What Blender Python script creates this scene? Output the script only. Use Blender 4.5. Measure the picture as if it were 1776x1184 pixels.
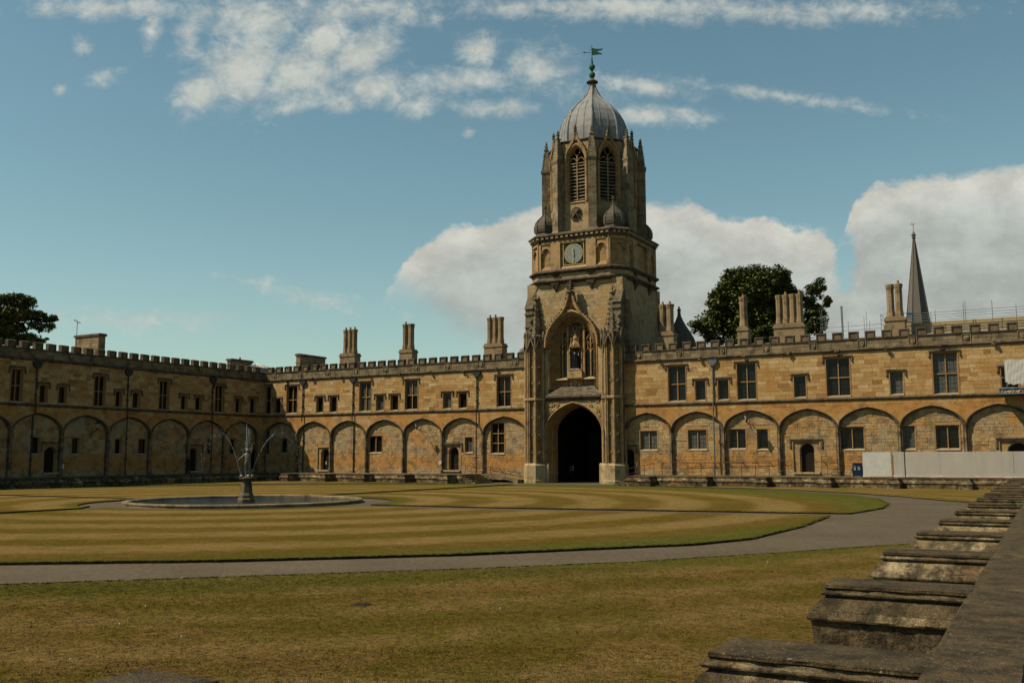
import bpy, bmesh, math, random
from math import sin, cos, pi, sqrt, radians, atan2, hypot
from mathutils import Vector, Matrix, noise
R_ = random.Random(7)
for o in list(bpy.data.objects): bpy.data.objects.remove(o)
S = bpy.context.scene
COL = S.collection

# ------------------------------------------------------------------ camera
YAW, PITCH, ROLL, FPX = 0.50303, 0.118206, -0.0028345, 1686.92
CAM = Vector((80.0717, -85.5235, 2.47584))
cd = bpy.data.cameras.new('camera'); cam = bpy.data.objects.new('camera', cd); COL.objects.link(cam)
cd.sensor_width = 36.0; cd.lens = FPX * 36.0 / 1776.0; cd.clip_end = 5000; cd.clip_start = 0.1
bR = Vector((cos(YAW), sin(YAW), 0)); bF0 = Vector((-sin(YAW), cos(YAW), 0)); bZ = Vector((0, 0, 1))
bF = bF0 * cos(PITCH) + bZ * sin(PITCH); bU = -bF0 * sin(PITCH) + bZ * cos(PITCH)
r2 = bR * cos(ROLL) + bU * sin(ROLL); u2 = -bR * sin(ROLL) + bU * cos(ROLL)
m = Matrix((r2, u2, -bF)).transposed().to_4x4(); m.translation = CAM
cam.matrix_world = m
S.camera = cam

# ------------------------------------------------------------------ sun and sky
SUN_L = Vector((0.636, 0.55, -1.0)).normalized()            # the way the light travels
sd = bpy.data.lights.new('sun', 'SUN'); sun = bpy.data.objects.new('sun', sd); COL.objects.link(sun)
sd.energy = 5.0; sd.angle = radians(0.53); sd.color = (1.0, 0.86, 0.64)
sun.rotation_euler = SUN_L.to_track_quat('-Z', 'Y').to_euler(); sun.location = (0, -60, 60)
S.view_settings.view_transform = 'Standard'; S.view_settings.look = 'None'
S.view_settings.gamma = 1; S.view_settings.use_curve_mapping = False
S.view_settings.exposure = 0.52
W = bpy.data.worlds.new('World'); S.world = W; W.use_nodes = True
NT = W.node_tree; NT.nodes.clear()

class N:
    """tiny helper for writing node graphs as expressions"""
    def __init__(s, nt): s.nt = nt
    def new(s, t, **kw):
        n = s.nt.nodes.new(t)
        for k, v in kw.items(): setattr(n, k, v)
        return n
    def _in(s, sock, v):
        if v is None: return
        if isinstance(v, bpy.types.NodeSocket): s.nt.links.new(v, sock)
        else: sock.default_value = v
    def m(s, op, a, b=None, c=None, clamp=False):
        n = s.new('ShaderNodeMath', operation=op, use_clamp=clamp)
        s._in(n.inputs[0], a); s._in(n.inputs[1], b)
        if c is not None: s._in(n.inputs[2], c)
        return n.outputs[0]
    def vm(s, op, a, b=None):
        n = s.new('ShaderNodeVectorMath', operation=op)
        s._in(n.inputs[0], a); s._in(n.inputs[1], b)
        return n.outputs['Value'] if op in ('DOT_PRODUCT', 'LENGTH', 'DISTANCE') else n.outputs[0]
    def mix(s, f, a, b, mode='MIX'):
        n = s.new('ShaderNodeMix', data_type='RGBA', blend_type=mode)
        s._in(n.inputs[0], f); s._in(n.inputs[6], c4(a)); s._in(n.inputs[7], c4(b))
        return n.outputs[2]
    def ss(s, x, a, b, lo=0.0, hi=1.0):
        n = s.new('ShaderNodeMapRange', interpolation_type='SMOOTHSTEP')
        s._in(n.inputs[0], x)
        for i, v in ((1, a), (2, b), (3, lo), (4, hi)): s._in(n.inputs[i], v)
        return n.outputs[0]
    def lin(s, x, a, b, lo=0.0, hi=1.0):
        n = s.new('ShaderNodeMapRange'); s._in(n.inputs[0], x)
        for i, v in ((1, a), (2, b), (3, lo), (4, hi)): s._in(n.inputs[i], v)
        return n.outputs[0]
    def noise(s, vec, scale, detail=4, rough=.55, dist=0.0):
        n = s.new('ShaderNodeTexNoise'); s._in(n.inputs['Vector'], vec)
        n.inputs['Scale'].default_value = scale; n.inputs['Detail'].default_value = detail
        n.inputs['Roughness'].default_value = rough; n.inputs['Distortion'].default_value = dist
        return n.outputs['Fac']
    def scale(s, vec, sc):
        return s.vm('MULTIPLY', vec, sc)
    def ramp(s, x, stops, interp='LINEAR'):
        n = s.new('ShaderNodeValToRGB'); s._in(n.inputs[0], x)
        cr = n.color_ramp; cr.interpolation = interp
        while len(cr.elements) < len(stops): cr.elements.new(0.5)
        for e, (p, c) in zip(cr.elements, stops): e.position = p; e.color = c4(c)
        return n.outputs[0]
    def xyz(s, v):
        n = s.new('ShaderNodeSeparateXYZ'); s._in(n.inputs[0], v); return n.outputs
    def comb(s, x, y, z):
        n = s.new('ShaderNodeCombineXYZ'); s._in(n.inputs[0], x); s._in(n.inputs[1], y); s._in(n.inputs[2], z); return n.outputs[0]
def c4(c):
    if isinstance(c, bpy.types.NodeSocket) or c is None: return c
    if isinstance(c, (int, float)): return (c, c, c, 1)
    return tuple(c) if len(c) == 4 else tuple(c) + (1,)

def build_sky():
    g = N(NT)
    out = g.new('ShaderNodeOutputWorld'); bg = g.new('ShaderNodeBackground')
    bg.inputs[1].default_value = 0.0665
    sky = g.new('ShaderNodeTexSky', sky_type='NISHITA')
    sky.sun_disc = False
    sky.sun_elevation = math.asin(-SUN_L.z)
    sky.sun_rotation = atan2(-SUN_L.x, -SUN_L.y)
    sky.air_density = 1.0; sky.dust_density = 0.25; sky.ozone_density = 1.6; sky.altitude = 60
    # soft film-like grade of the sky's hue
    col = g.mix(1.0, sky.outputs[0], (1.06, 1.225, 0.94), 'MULTIPLY')
    co = g.new('ShaderNodeTexCoord').outputs['Generated']
    d = g.vm('NORMALIZE', co)
    # tangent plane of a fixed compass direction (north-west over the quad)
    a = g.vm('DOT_PRODUCT', d, tuple(bR)); b = g.vm('DOT_PRODUCT', d, tuple(bU)); c = g.vm('DOT_PRODUCT', d, tuple(bF))
    cc = g.m('MAXIMUM', c, 0.12)
    u = g.m('MULTIPLY_ADD', g.m('DIVIDE', a, cc), FPX, 888.0)
    v = g.m('MULTIPLY_ADD', g.m('DIVIDE', b, cc), -FPX, 592.0)
    p = g.comb(u, v, 0.0)
    n1 = g.noise(p, 0.012, 9, .60, .15)          # billows
    n2 = g.noise(g.scale(p, (1, 1.9, 1)), 0.035, 5, .6)
    ang = g.comb(g.m('ADD', g.m('MULTIPLY', u, .8), g.m('MULTIPLY', v, .45)), g.m('SUBTRACT', g.m('MULTIPLY', v, 1.0), g.m('MULTIPLY', u, .35)), 0)
    n3 = g.noise(ang, 0.02, 7, .66, .4)
    blobs = [ # cx, cy, rx, ry, tilt (deg, image sense), weight
        (348, 160, 62, 44, -40, 1.15), (425, 112, 95, 66, -35, 1.25), (520, 130, 95, 60, -30, 1.1), (560, 72, 75, 48, -45, 1.15), (625, 92, 85, 46, -35, 1.05),
        (650, 150, 100, 38, -5, .85), (510, 185, 70, 18, -10, .7), (600, 172, 60, 24, 0, .75), (330, 55, 26, 46, 10, .65), (450, 30, 130, 48, 0, .85), (200, 12, 200, 20, 0, .7),
        (640, 15, 130, 34, 0, .7), (800, 140, 110, 26, 0, .85), (832, 86, 44, 32, -15, .9), (860, 188, 80, 18, 0, .7), (725, 185, 40, 22, 0, .7), (935, 120, 75, 42, -10, .75),
        (1100, 14, 360, 26, 0, .85), (1430, 22, 240, 24, 0, .7), (1110, 150, 110, 17, 8, .75), (1340, 166, 220, 12, 8, .5), (1130, 202, 110, 20, 2, .8), (1040, 180, 60, 30, 20, .45),
        (182, 133, 34, 16, -12, .7), (142, 74, 17, 18, -20, .7), (263, 52, 18, 42, 15, .7), (105, 152, 13, 12, 0, .65), (756, 36, 17, 22, 20, .65), (815, 230, 13, 10, 0, .5),
        (560, 520, 110, 18, 12, .42), (230, 556, 190, 20, 2, .4), (430, 485, 60, 8, 10, .3)]
    acc = None
    blobs = [(x, y, rx * 1.05, ry * 1.08, t, w + .12) for x, y, rx, ry, t, w in blobs]
    for (x, y, rx, ry, t, w) in blobs:
        t = radians(t); ct, st = cos(t), sin(t)
        q = g.vm('SUBTRACT', p, (x, y, 0))
        q = g.comb(g.vm('DOT_PRODUCT', q, (ct / rx, st / rx, 0)), g.vm('DOT_PRODUCT', q, (-st / ry, ct / ry, 0)), 0)
        e = g.m('MULTIPLY', g.m('SUBTRACT', 1.0, g.vm('LENGTH', q)), w)
        acc = e if acc is None else g.m('SMOOTH_MAX', acc, e, .12)
    nA = g.m('ADD', g.m('MULTIPLY', g.m('SUBTRACT', n3, .5), 1.6), g.m('MULTIPLY', g.m('SUBTRACT', n2, .5), .8))
    # only take the drawn field in front of the tangent plane; elsewhere scattered fair-weather cloud
    front = g.ss(c, .15, .45)
    nf_ = g.noise(g.scale(p, (1, 1.2, 1)), .021, 9, .68, .6)
    A = g.m('MULTIPLY', g.m('POWER', g.ss(g.m('ADD', g.m('ADD', acc, nA), g.m('MULTIPLY', g.m('SUBTRACT', nf_, .5), 1.3)), -.22, 1.15), 1.15), .97)
    # cumulus bank over the horizon
    xs = [(-600, 760), (560, 700), (640, 640), (668, 500), (700, 452), (745, 415), (785, 394), (835, 384), (880, 374), (935, 358), (1000, 352), (1130, 350), (1190, 354), (1232, 366), (1262, 390), (1300, 383),
          (1345, 384), (1385, 396), (1425, 398), (1448, 425), (1462, 420), (1478, 350), (1515, 322), (1570, 313), (1640, 306), (1710, 297), (1790, 291), (1900, 300), (2100, 380), (2400, 700)]
    t = g.lin(u, -600.0, 2400.0)
    top = g.m('MULTIPLY', g.ramp(t, [((x + 600) / 3000., (y / 1000., ) * 3) for x, y in xs]), 1000.0)
    nb = g.m('ADD', g.m('MULTIPLY', g.m('SUBTRACT', n1, .5), 75.0), g.m('MULTIPLY', g.m('SUBTRACT', n2, .5), 26.0))
    dd = g.m('ADD', g.m('SUBTRACT', v, top), nb)
    soft = g.noise(p, 0.006, 3)
    B = g.ss(dd, -4.0, g.lin(soft, .35, .65, 5.0, 24.0), 0, 1)
    gap = g.vm('LENGTH', g.scale(g.vm('SUBTRACT', p, (1466, 455, 0)), (1 / 22., 1 / 62., 0)))
    B = g.m('MULTIPLY', B, g.ss(g.m('ADD', gap, g.m('MULTIPLY', g.m('SUBTRACT', n2, .5), 1.6)), .4, 1.15))
    bot = g.lin(u, 690.0, 960.0, 472.0, 640.0)
    B = g.m('MULTIPLY', B, g.ss(g.m('SUBTRACT', v, g.m('ADD', bot, g.m('MULTIPLY', g.m('SUBTRACT', n1, .5), 60.0))), -30.0, 70.0, 1.0, 0.0))
    B = g.m('MULTIPLY', B, .96)
    far = g.ss(g.noise(g.scale(d, (1, 1, 2.2)), 2.6, 6, .6), .62, .78, 0, .25)
    dz = g.xyz(d)[2]
    el = g.m('ABSOLUTE', dz)
    haze = g.m('MULTIPLY', g.m('POWER', g.m('SUBTRACT', 1.0, el), 9.0), .62)
    shade = g.m('MULTIPLY', g.lin(n1, .3, .7, .92, 1.1), g.lin(nf_, .3, .7, .9, 1.12))
    cA = g.mix(1, (5.5, 5.75, 5.3), g.comb(shade, shade, shade), 'MULTIPLY')
    dk = g.ss(g.noise(g.scale(p, (1, 1.5, 1)), .0085, 8, .64), .3, .7, .82, 1.14)
    rim = g.ss(dd, 0.0, 150.0, 1.22, .97)
    sh2 = g.m('MULTIPLY', dk, rim)
    cB = g.mix(1, g.mix(g.ss(dd, 0.0, 90.0), (5.5, 5.35, 4.75), (4.75, 5.0, 4.65)), g.comb(sh2, sh2, sh2), 'MULTIPLY')
    col = g.mix(haze, col, (4.45, 4.5, 4.25))
    mA = g.m('ADD', g.m('MULTIPLY', A, front), g.m('MULTIPLY', far, g.m('SUBTRACT', 1.0, front)))
    up = g.ss(dz, -.02, .04)
    col = g.mix(g.m('MULTIPLY', mA, up), col, cA)
    col = g.mix(g.m('MULTIPLY', g.m('MULTIPLY', B, front), up), col, cB)
    NT.links.new(col, bg.inputs[0]); NT.links.new(bg.outputs[0], out.inputs[0])
build_sky()

# ------------------------------------------------------------------ materials
def new_mat(name):
    mt = bpy.data.materials.new(name); mt.use_nodes = True
    nt = mt.node_tree; nt.nodes.clear(); g = N(nt)
    out = g.new('ShaderNodeOutputMaterial'); b = g.new('ShaderNodeBsdfPrincipled')
    nt.links.new(b.outputs[0], out.inputs[0])
    b.inputs['Specular IOR Level'].default_value = 0.12
    return mt, g, b
def bump(g, b, h, strength, dist=.02):
    n = g.new('ShaderNodeBump'); n.inputs['Strength'].default_value = strength; n.inputs['Distance'].default_value = dist
    g._in(n.inputs['Height'], h); g.nt.links.new(n.outputs[0], b.inputs['Normal'])
def stone(name, stops, dirt=(.06, .05, .04), dirt_lo=.62, dirt_hi=.8, dirt_amt=.7, patch=None, patch_lo=.5, patch_hi=.7, fine=.25, rough=.9, streak=0.0, bstr=.35, lichen=0.0, sc=1.0, toned=.75, patch2=None, zband=None):
    mt, g, b = new_mat(name)
    P = g.new('ShaderNodeNewGeometry').outputs['Position']
    at = g.new('ShaderNodeAttribute', attribute_name='tone').outputs['Fac']
    nlow = g.noise(P, .55 * sc, 4, .6)
    t = g.m('ADD', g.m('MULTIPLY', at, toned), g.m('MULTIPLY', g.lin(nlow, .3, .7), 1 - toned))
    col = g.ramp(t, stops)
    if patch:
        pn = g.noise(g.scale(P, (1, 1, 1.5)), .38 * sc, 5, .62)
        col = g.mix(g.m('MULTIPLY', g.ss(pn, patch_lo, patch_hi), .85), col, patch)
    if patch2:
        pn = g.noise(g.vm('ADD', P, (31, 17, 5)), .5 * sc, 5, .65)
        col = g.mix(g.m('MULTIPLY', g.ss(pn, .52, .66), .85), col, patch2)
    if zband:
        z = g.xyz(P)[2]; zn = g.m('ADD', z, g.m('MULTIPLY', g.m('SUBTRACT', g.noise(P, .8, 4), .5), 1.6))
        z0, z1, zc, za = zband
        bnd = g.m('MULTIPLY', g.ss(zn, z0 - .5, z0 + .3), g.ss(zn, z1 - .3, z1 + .5, 1, 0))
        col = g.mix(g.m('MULTIPLY', bnd, za), col, zc)
    nf = g.noise(P, 9 * sc, 6, .78)
    f = g.lin(nf, .32, .68, 1 - fine, 1 + fine)
    if lichen: f = g.m('MULTIPLY', f, g.lin(g.noise(P, 70, 3, .8), .35, .65, .6, 1.4))
    col = g.mix(1, col, g.comb(f, f, f), 'MULTIPLY')
    dn = g.noise(P, 1.3 * sc, 7, .68)
    dm = g.ss(dn, dirt_lo, dirt_hi)
    if streak:
        sn = g.noise(g.scale(P, (1, 1, .12)), 2.4, 4, .6)
        dm = g.m('MAXIMUM', dm, g.m('MULTIPLY', g.ss(sn, .56, .72), streak))
    col = g.mix(g.m('MULTIPLY', dm, dirt_amt), col, dirt)
    if lichen:
        PW = g.vm('ADD', P, g.scale(g.comb(g.noise(P, 22), g.noise(g.vm('ADD', P, (9, 3, 1)), 19), g.noise(P, 25)), (.10, .10, .10)))
        spot = None
        for sc_, th, wgt in ((34, .12, 1.0), (13, .085, .8)):
            vo = g.new('ShaderNodeTexVoronoi', feature='F1'); vo.inputs['Scale'].default_value = sc_; vo.inputs['Randomness'].default_value = 1
            g._in(vo.inputs['Vector'], PW)
            rn = g.xyz(vo.outputs['Color'])[0]
            thv = g.m('MULTIPLY', rn, th * 1.9)
            sp_ = g.m('MULTIPLY', g.ss(g.m('SUBTRACT', vo.outputs['Distance'], thv), -.01, .05, 1, 0), g.m('MULTIPLY', g.m('GREATER_THAN', rn, .45), wgt))
            spot = sp_ if spot is None else g.m('MAXIMUM', spot, sp_)
        ln = g.ss(g.noise(P, 2.1, 5, .7), .40, .58)
        col = g.mix(g.m('MULTIPLY', g.m('MULTIPLY', spot, ln), lichen), col, (.36, .34, .27))
    g._in(b.inputs['Base Color'], col); b.inputs['Roughness'].default_value = rough
    hb = g.m('ADD', g.noise(P, 14 * sc, 6, .7), g.m('MULTIPLY', g.noise(P, 3.5 * sc, 5), .8))
    bump(g, b, hb, bstr, .03)
    return mt
def plain(name, col, rough=.6, metal=0.0, var=.15, sc=6., bstr=.1):
    mt, g, b = new_mat(name)
    P = g.new('ShaderNodeNewGeometry').outputs['Position']
    f = g.lin(g.noise(P, sc, 4, .65), .3, .7, 1 - var, 1 + var)
    g._in(b.inputs['Base Color'], g.mix(1, col, g.comb(f, f, f), 'MULTIPLY'))
    b.inputs['Roughness'].default_value = rough; b.inputs['Metallic'].default_value = metal
    if bstr: bump(g, b, g.noise(P, sc * 4, 4), bstr, .01)
    return mt
M = {}
M['upper'] = stone('ashlar_upper', [(0, (.235, .125, .042)), (.18, (.33, .19, .07)), (.45, (.42, .27, .115)), (.75, (.48, .33, .15)), (.92, (.54, .40, .20)), (1, (.47, .36, .22))], dirt=(.17, .115, .055), dirt_lo=.52, dirt_hi=.74, dirt_amt=.6, patch=(.39, .20, .06), patch_lo=.50, patch_hi=.64, toned=.85, streak=.35, fine=.3)
M['upper_base'] = stone('mortar_upper', [(0, (0.33, 0.2139, 0.096)), (1, (0.43, 0.2883, 0.136))], dirt_amt=.3)
M['orange'] = stone('iron_stained_band', [(0, (.29, .135, .036)), (.3, (.40, .20, .055)), (.65, (.46, .25, .08)), (1, (.49, .33, .15))], dirt=(.19, .105, .045), dirt_lo=.44, dirt_hi=.68, dirt_amt=.7, patch=(.45, .32, .16), patch_lo=.50, patch_hi=.64, streak=.7, toned=.85, fine=.32)
M['lower'] = stone('rubble_lower', [(0, (.27, .15, .055)), (.3, (.38, .25, .11)), (.7, (.48, .35, .18)), (1, (.48, .26, .085))], dirt=(.15, .105, .06), dirt_lo=.45, dirt_hi=.63, dirt_amt=.68, patch=(.33, .27, .17), patch_lo=.44, patch_hi=.60, patch2=(.47, .235, .065), fine=.45, bstr=1.0, zband=(1.5, 2.6, (.46, .225, .06), .85))
M['lower_base'] = stone('mortar_lower', [(0, (0.3, 0.186, 0.08)), (1, (0.38, 0.2604, 0.128))], dirt_amt=.5, fine=.3)
M['parapet'] = stone('parapet_stone', [(0, (.145, .11, .062)), (.5, (.22, .17, .10)), (1, (.31, .24, .135))], dirt=(.055, .045, .03), dirt_lo=.44, dirt_hi=.66, dirt_amt=.8, streak=.6, patch=(.34, .215, .085), patch_lo=.56, patch_hi=.70, fine=.35)
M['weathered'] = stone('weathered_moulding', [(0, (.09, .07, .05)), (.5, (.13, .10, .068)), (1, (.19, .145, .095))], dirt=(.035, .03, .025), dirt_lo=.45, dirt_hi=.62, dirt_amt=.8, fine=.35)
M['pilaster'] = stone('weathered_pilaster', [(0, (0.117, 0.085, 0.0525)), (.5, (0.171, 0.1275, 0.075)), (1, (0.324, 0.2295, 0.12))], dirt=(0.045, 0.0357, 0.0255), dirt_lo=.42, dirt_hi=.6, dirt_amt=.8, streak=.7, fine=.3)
M['jamb'] = stone('window_dressing', [(0, (.24, .13, .05)), (.6, (.34, .20, .085)), (1, (.42, .29, .15))], dirt=(.12, .08, .045), dirt_lo=.5, dirt_hi=.72, dirt_amt=.65, streak=.4)
M['sill'] = stone('pale_sill', [(0, (0.357, 0.272, 0.161)), (1, (0.425, 0.336, 0.203))], dirt=(0.1275, 0.096, 0.056), dirt_amt=.6)
M['tower'] = stone('tower_stone', [(0, (.27, .19, .095)), (.4, (.36, .265, .14)), (.8, (.43, .33, .19)), (1, (.47, .38, .25))], dirt=(.10, .08, .05), dirt_lo=.47, dirt_hi=.70, dirt_amt=.72, streak=.65, patch=(.40, .25, .095), patch_lo=.50, patch_hi=.66, fine=.32)
M['tower_warm'] = stone('tower_warm_stone', [(0, (.27, .15, .06)), (.5, (.39, .245, .105)), (1, (.46, .34, .18))], dirt=(.12, .08, .045), dirt_lo=.46, dirt_hi=.68, dirt_amt=.75, streak=.7, patch=(.30, .22, .13), patch_lo=.5, patch_hi=.66, fine=.32)
M['tower_grey'] = stone('belfry_stone', [(0, (.185, .145, .085)), (.5, (.25, .20, .125)), (1, (.34, .275, .175))], dirt=(.07, .057, .038), dirt_lo=.43, dirt_hi=.66, dirt_amt=.75, streak=.75, patch=(.36, .255, .125), patch_lo=.54, patch_hi=.68, fine=.32)
M['chimney'] = stone('chimney_stone', [(0, (0.204, 0.144, 0.0828)), (.5, (0.272, 0.196, 0.1116)), (1, (0.323, 0.24, 0.1404))], dirt=(0.068, 0.052, 0.036), dirt_lo=.48, dirt_hi=.68, dirt_amt=.7, streak=.5)
M['terrace'] = stone('terrace_stone', [(0, (.09, .064, .034)), (.4, (.135, .10, .055)), (.75, (.21, .155, .082)), (1, (.36, .275, .15))], dirt=(.025, .02, .013), dirt_lo=.42, dirt_hi=.62, dirt_amt=.82, streak=.3, lichen=.35, fine=.5, bstr=1.0, sc=2.4, patch=(.26, .15, .06), patch_lo=.54, patch_hi=.66, patch2=(.46, .37, .22))
M['coping'] = stone('lichened_coping', [(0, (.070, .050, .026)), (.5, (.100, .073, .038)), (1, (.150, .108, .056))], dirt=(.028, .023, .015), dirt_lo=.42, dirt_hi=.64, dirt_amt=.75, lichen=.95, fine=.55, bstr=1.0, sc=3.0, patch=(.165, .115, .055), patch_lo=.54, patch_hi=.66)
M['coping_edge'] = stone('crumbling_edge', [(0, (.05, .042, .032)), (.6, (.09, .072, .05)), (1, (.22, .14, .07))], dirt=(.02, .018, .015), dirt_lo=.42, dirt_hi=.6, dirt_amt=.85, fine=.5, bstr=1.0, sc=3)
M['mortar'] = plain('lime_mortar', (0.36, 0.27, 0.144), .9)
M['lead'] = plain('lead_sheet', (.20, .205, .205), .62, 0, .25, 1.2, .15)
M['lead_dark'] = plain('weathered_lead', (.10, .085, .065), .7, 0, .35, 2.5, .2)
M['verdigris'] = plain('verdigris_copper', (.05, .145, .10), .7, 0, .3, 3)
M['iron'] = plain('black_iron', (.018, .017, .016), .5, .3)
M['rust'] = plain('rusty_rail', (.075, .045, .03), .6, .4)
M['pipe_dark'] = plain('dark_downpipe', (.045, .045, .042), .5, .3)
M['pipe_blue'] = plain('blue_grey_downpipe', (.13, .15, .16), .5, .3)
M['galv'] = plain('galvanised_tube', (.22, .23, .23), .45, .5)
M['lampglass'] = plain('lamp_glass', (.38, .36, .30), .2, 0, .05)
M['wood_dark'] = plain('dark_oak', (.018, .012, .008), .6)
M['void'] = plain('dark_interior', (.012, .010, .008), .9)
M['bronze'] = plain('dark_bronze', (.020, .024, .024), .35, .6)
M['bronze_pale'] = plain('pale_bronze', (.13, .135, .115), .45, .3)
M['bronze_fig'] = plain('weathered_bronze', (.16, .155, .125), .5, .2)
M['marble'] = plain('white_marble', (.55, .53, .47), .6)
M['slate'] = stone('stone_slates', [(0, (0.096, 0.0798, 0.056)), (.5, (0.16, 0.133, 0.091)), (1, (0.24, 0.1976, 0.133))], dirt=(0.048, 0.0418, 0.0315), dirt_lo=.45, dirt_hi=.65, fine=.4, bstr=.6)
M['tower_dark'] = stone('dark_weathered_tower_stone', [(0, (.12, .095, .06)), (.5, (.18, .145, .092)), (1, (.27, .21, .13))], dirt=(.06, .05, .036), dirt_lo=.45, dirt_hi=.65, dirt_amt=.75, streak=.5)
M['spire'] = stone('spire_stone', [(0, (.115, .105, .088)), (1, (.155, .14, .115))], dirt=(.07, .065, .055), sc=.6, fine=.15)
M['gold'] = plain('gilding', (.55, .42, .17), .35, .6)
M['clock_blue'] = plain('clock_blue_grey', (.17, .195, .205), .5)
M['sheet'] = plain('white_sheeting', (.50, .49, .45), .8, 0, .08, 2.)
M['board_blue'] = plain('navy_board', (.010, .020, .052), .4)
M['steel_blue'] = plain('blue_painted_steel', (.10, .19, .27), .45, .2)
M['red'] = plain('red_print', (.45, .16, .13), .6)
M['white'] = plain('white_print', (.72, .72, .70), .5)
M['timber'] = plain('scaffold_timber', (.30, .235, .15), .8)
M['skin'] = plain('skin', (.32, .20, .14), .6)
M['cloth_dark'] = plain('dark_cloth', (.012, .012, .014), .9)
M['cloth_white'] = plain('white_shirt', (.45, .45, .45), .9)
M['asphalt'] = None
def mk_path():
    mt, g, b = new_mat('path_asphalt')
    P = g.new('ShaderNodeNewGeometry').outputs['Position']
    n = g.noise(P, .35, 5, .6); f = g.noise(P, 60, 3, .7); f2 = g.noise(P, 7, 4, .6)
    col = g.ramp(n, [(.3, (.095, .077, .053)), (.7, (.128, .104, .073))])
    k = g.m('MULTIPLY', g.m('MULTIPLY', g.lin(f, .36, .64, .6, 1.4), g.lin(g.noise(P, 6, 8, .86), .38, .62, .72, 1.28)), g.lin(f2, .3, .7, .88, 1.12))
    g._in(b.inputs['Base Color'], g.mix(1, col, g.comb(k, k, k), 'MULTIPLY'))
    b.inputs['Roughness'].default_value = .95; b.inputs['Specular IOR Level'].default_value = .05; bump(g, b, f, .5, .01); return mt
M['path'] = mk_path()
RC = (40.4, -44.3)
def mk_grass(name, outer=False, blades=False):
    mt, g, b = new_mat(name)
    P = g.new('ShaderNodeNewGeometry').outputs['Position']
    q = g.vm('SUBTRACT', P, (RC[0], RC[1], 0)); X = g.xyz(q)
    r = g.m('SQRT', g.m('ADD', g.m('MULTIPLY', X[0], X[0]), g.m('MULTIPLY', X[1], X[1])))
    rr = g.m('ADD', r, g.m('MULTIPLY', g.m('SUBTRACT', g.noise(P, .5, 3), .5), .55))
    ph = g.m('MULTIPLY', g.m('ADD', rr, -.4), 2 * pi / 4.55)
    st = g.ss(g.m('ADD', g.m('SINE', ph), g.m('MULTIPLY', g.m('SUBTRACT', g.noise(P, 1.4, 5, .7), .5), 1.4)), -.6, .6)
    if outer:
        y = g.xyz(P)[1]; ph = g.m('MULTIPLY', g.m('ADD', rr, 1.1), 2 * pi / 2.6)
        st = g.lin(g.m('SINE', ph), -1, 1, .22, .78)
    big = g.noise(g.scale(P, (1, 1, 0)), .28, 5, .62); mid = g.noise(g.scale(P, (1, 1, 0)), 1.15, 5, .68)
    t = g.m('ADD', g.m('MULTIPLY', g.lin(big, .3, .7), .5), g.m('MULTIPLY', g.lin(mid, .28, .72), .5))
    straw = g.mix(st, (.160, .102, .030), (.232, .156, .058))
    green = g.mix(st, (.114, .086, .016), (.164, .126, .031))
    # stripe direction, drought patches
    mixf = g.ss(g.m('ADD', t, g.m('MULTIPLY', g.m('SUBTRACT', st, .5), .10)), .34, .66)
    if not outer: mixf = g.lin(mixf, 0, 1, .15, 1)
    col = g.mix(mixf, green, straw)
    # watered rim along the path edges
    if outer: e = g.ss(r, 37.6, 39.2, 1, 0); e = g.m('MULTIPLY', e, .55)
    else:
        e = g.m('MAXIMUM', g.m('MULTIPLY', g.ss(r, 30.6, 33.0), .95), g.m('MULTIPLY', g.ss(r, 8.2, 9.8, 1, 0), .8))
        e = g.m('MAXIMUM', e, g.m('MULTIPLY', g.ss(g.m('ABSOLUTE', g.m('ADD', X[0], 1.6)), .9, 2.2, 1, 0), .5))
    e = g.m('MULTIPLY', e, g.lin(mid, .3, .6, .55, 1.1))
    col = g.mix(g.m('MULTIPLY', e, 1.0), col, (.080, .094, .018))
    pat = g.ss(g.noise(g.scale(P, (1, 1, 0)), .8, 6, .7), .60, .72)
    col = g.mix(g.m('MULTIPLY', pat, .5), col, (.058, .070, .016))
    br = g.ss(g.noise(g.vm('ADD', P, (50, 9, 0)), .65, 6, .72), .58, .72)
    col = g.mix(g.m('MULTIPLY', br, .5), col, (.165, .090, .040))
    f = g.noise(g.scale(P, (1, 1, 0)), 11, 7, .82); f3 = g.noise(g.scale(P, (1, 1, 0)), 75, 3, .75)
    k = g.m('MULTIPLY', g.lin(f, .36, .64, .55, 1.45), g.lin(f3, .36, .64, .55, 1.45))
    col = g.mix(1, col, g.comb(k, k, k), 'MULTIPLY')
    f0 = g.noise(g.scale(P, (1, 1, 0)), 3.4, 9, .86)
    k0 = g.lin(f0, .38, .62, .74, 1.26)
    if blades:
        at = g.new('ShaderNodeAttribute', attribute_name='tone').outputs['Fac']
        k0 = g.m('MULTIPLY', k0, g.lin(at, 0, 1, .88, 1.55))
    col = g.mix(1, col, g.comb(k0, k0, k0), 'MULTIPLY')
    g._in(b.inputs['Base Color'], col); b.inputs['Roughness'].default_value = .95
    b.inputs['Specular IOR Level'].default_value = .0
    if blades:      # turf shades as an upright pile, not as single facets
        gn = g.new('ShaderNodeNewGeometry').outputs['Normal']
        g._in(b.inputs['Normal'], g.vm('NORMALIZE', g.vm('ADD', g.scale(gn, (.22, .22, .22)), (0, 0, 1))))
    else: bump(g, b, g.m('ADD', f, f3), .9, .03)
    return mt
M['grass'] = mk_grass('lawn_grass'); M['grass_outer'] = mk_grass('outer_lawn_grass', True); M['blades_in'] = mk_grass('lawn_blades', False, True); M['blades_out'] = mk_grass('outer_lawn_blades', True, True)
M['soil'] = plain('lawn_edge_soil', (.022, .019, .011), .95, 0, .4, 5, .4)
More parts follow.
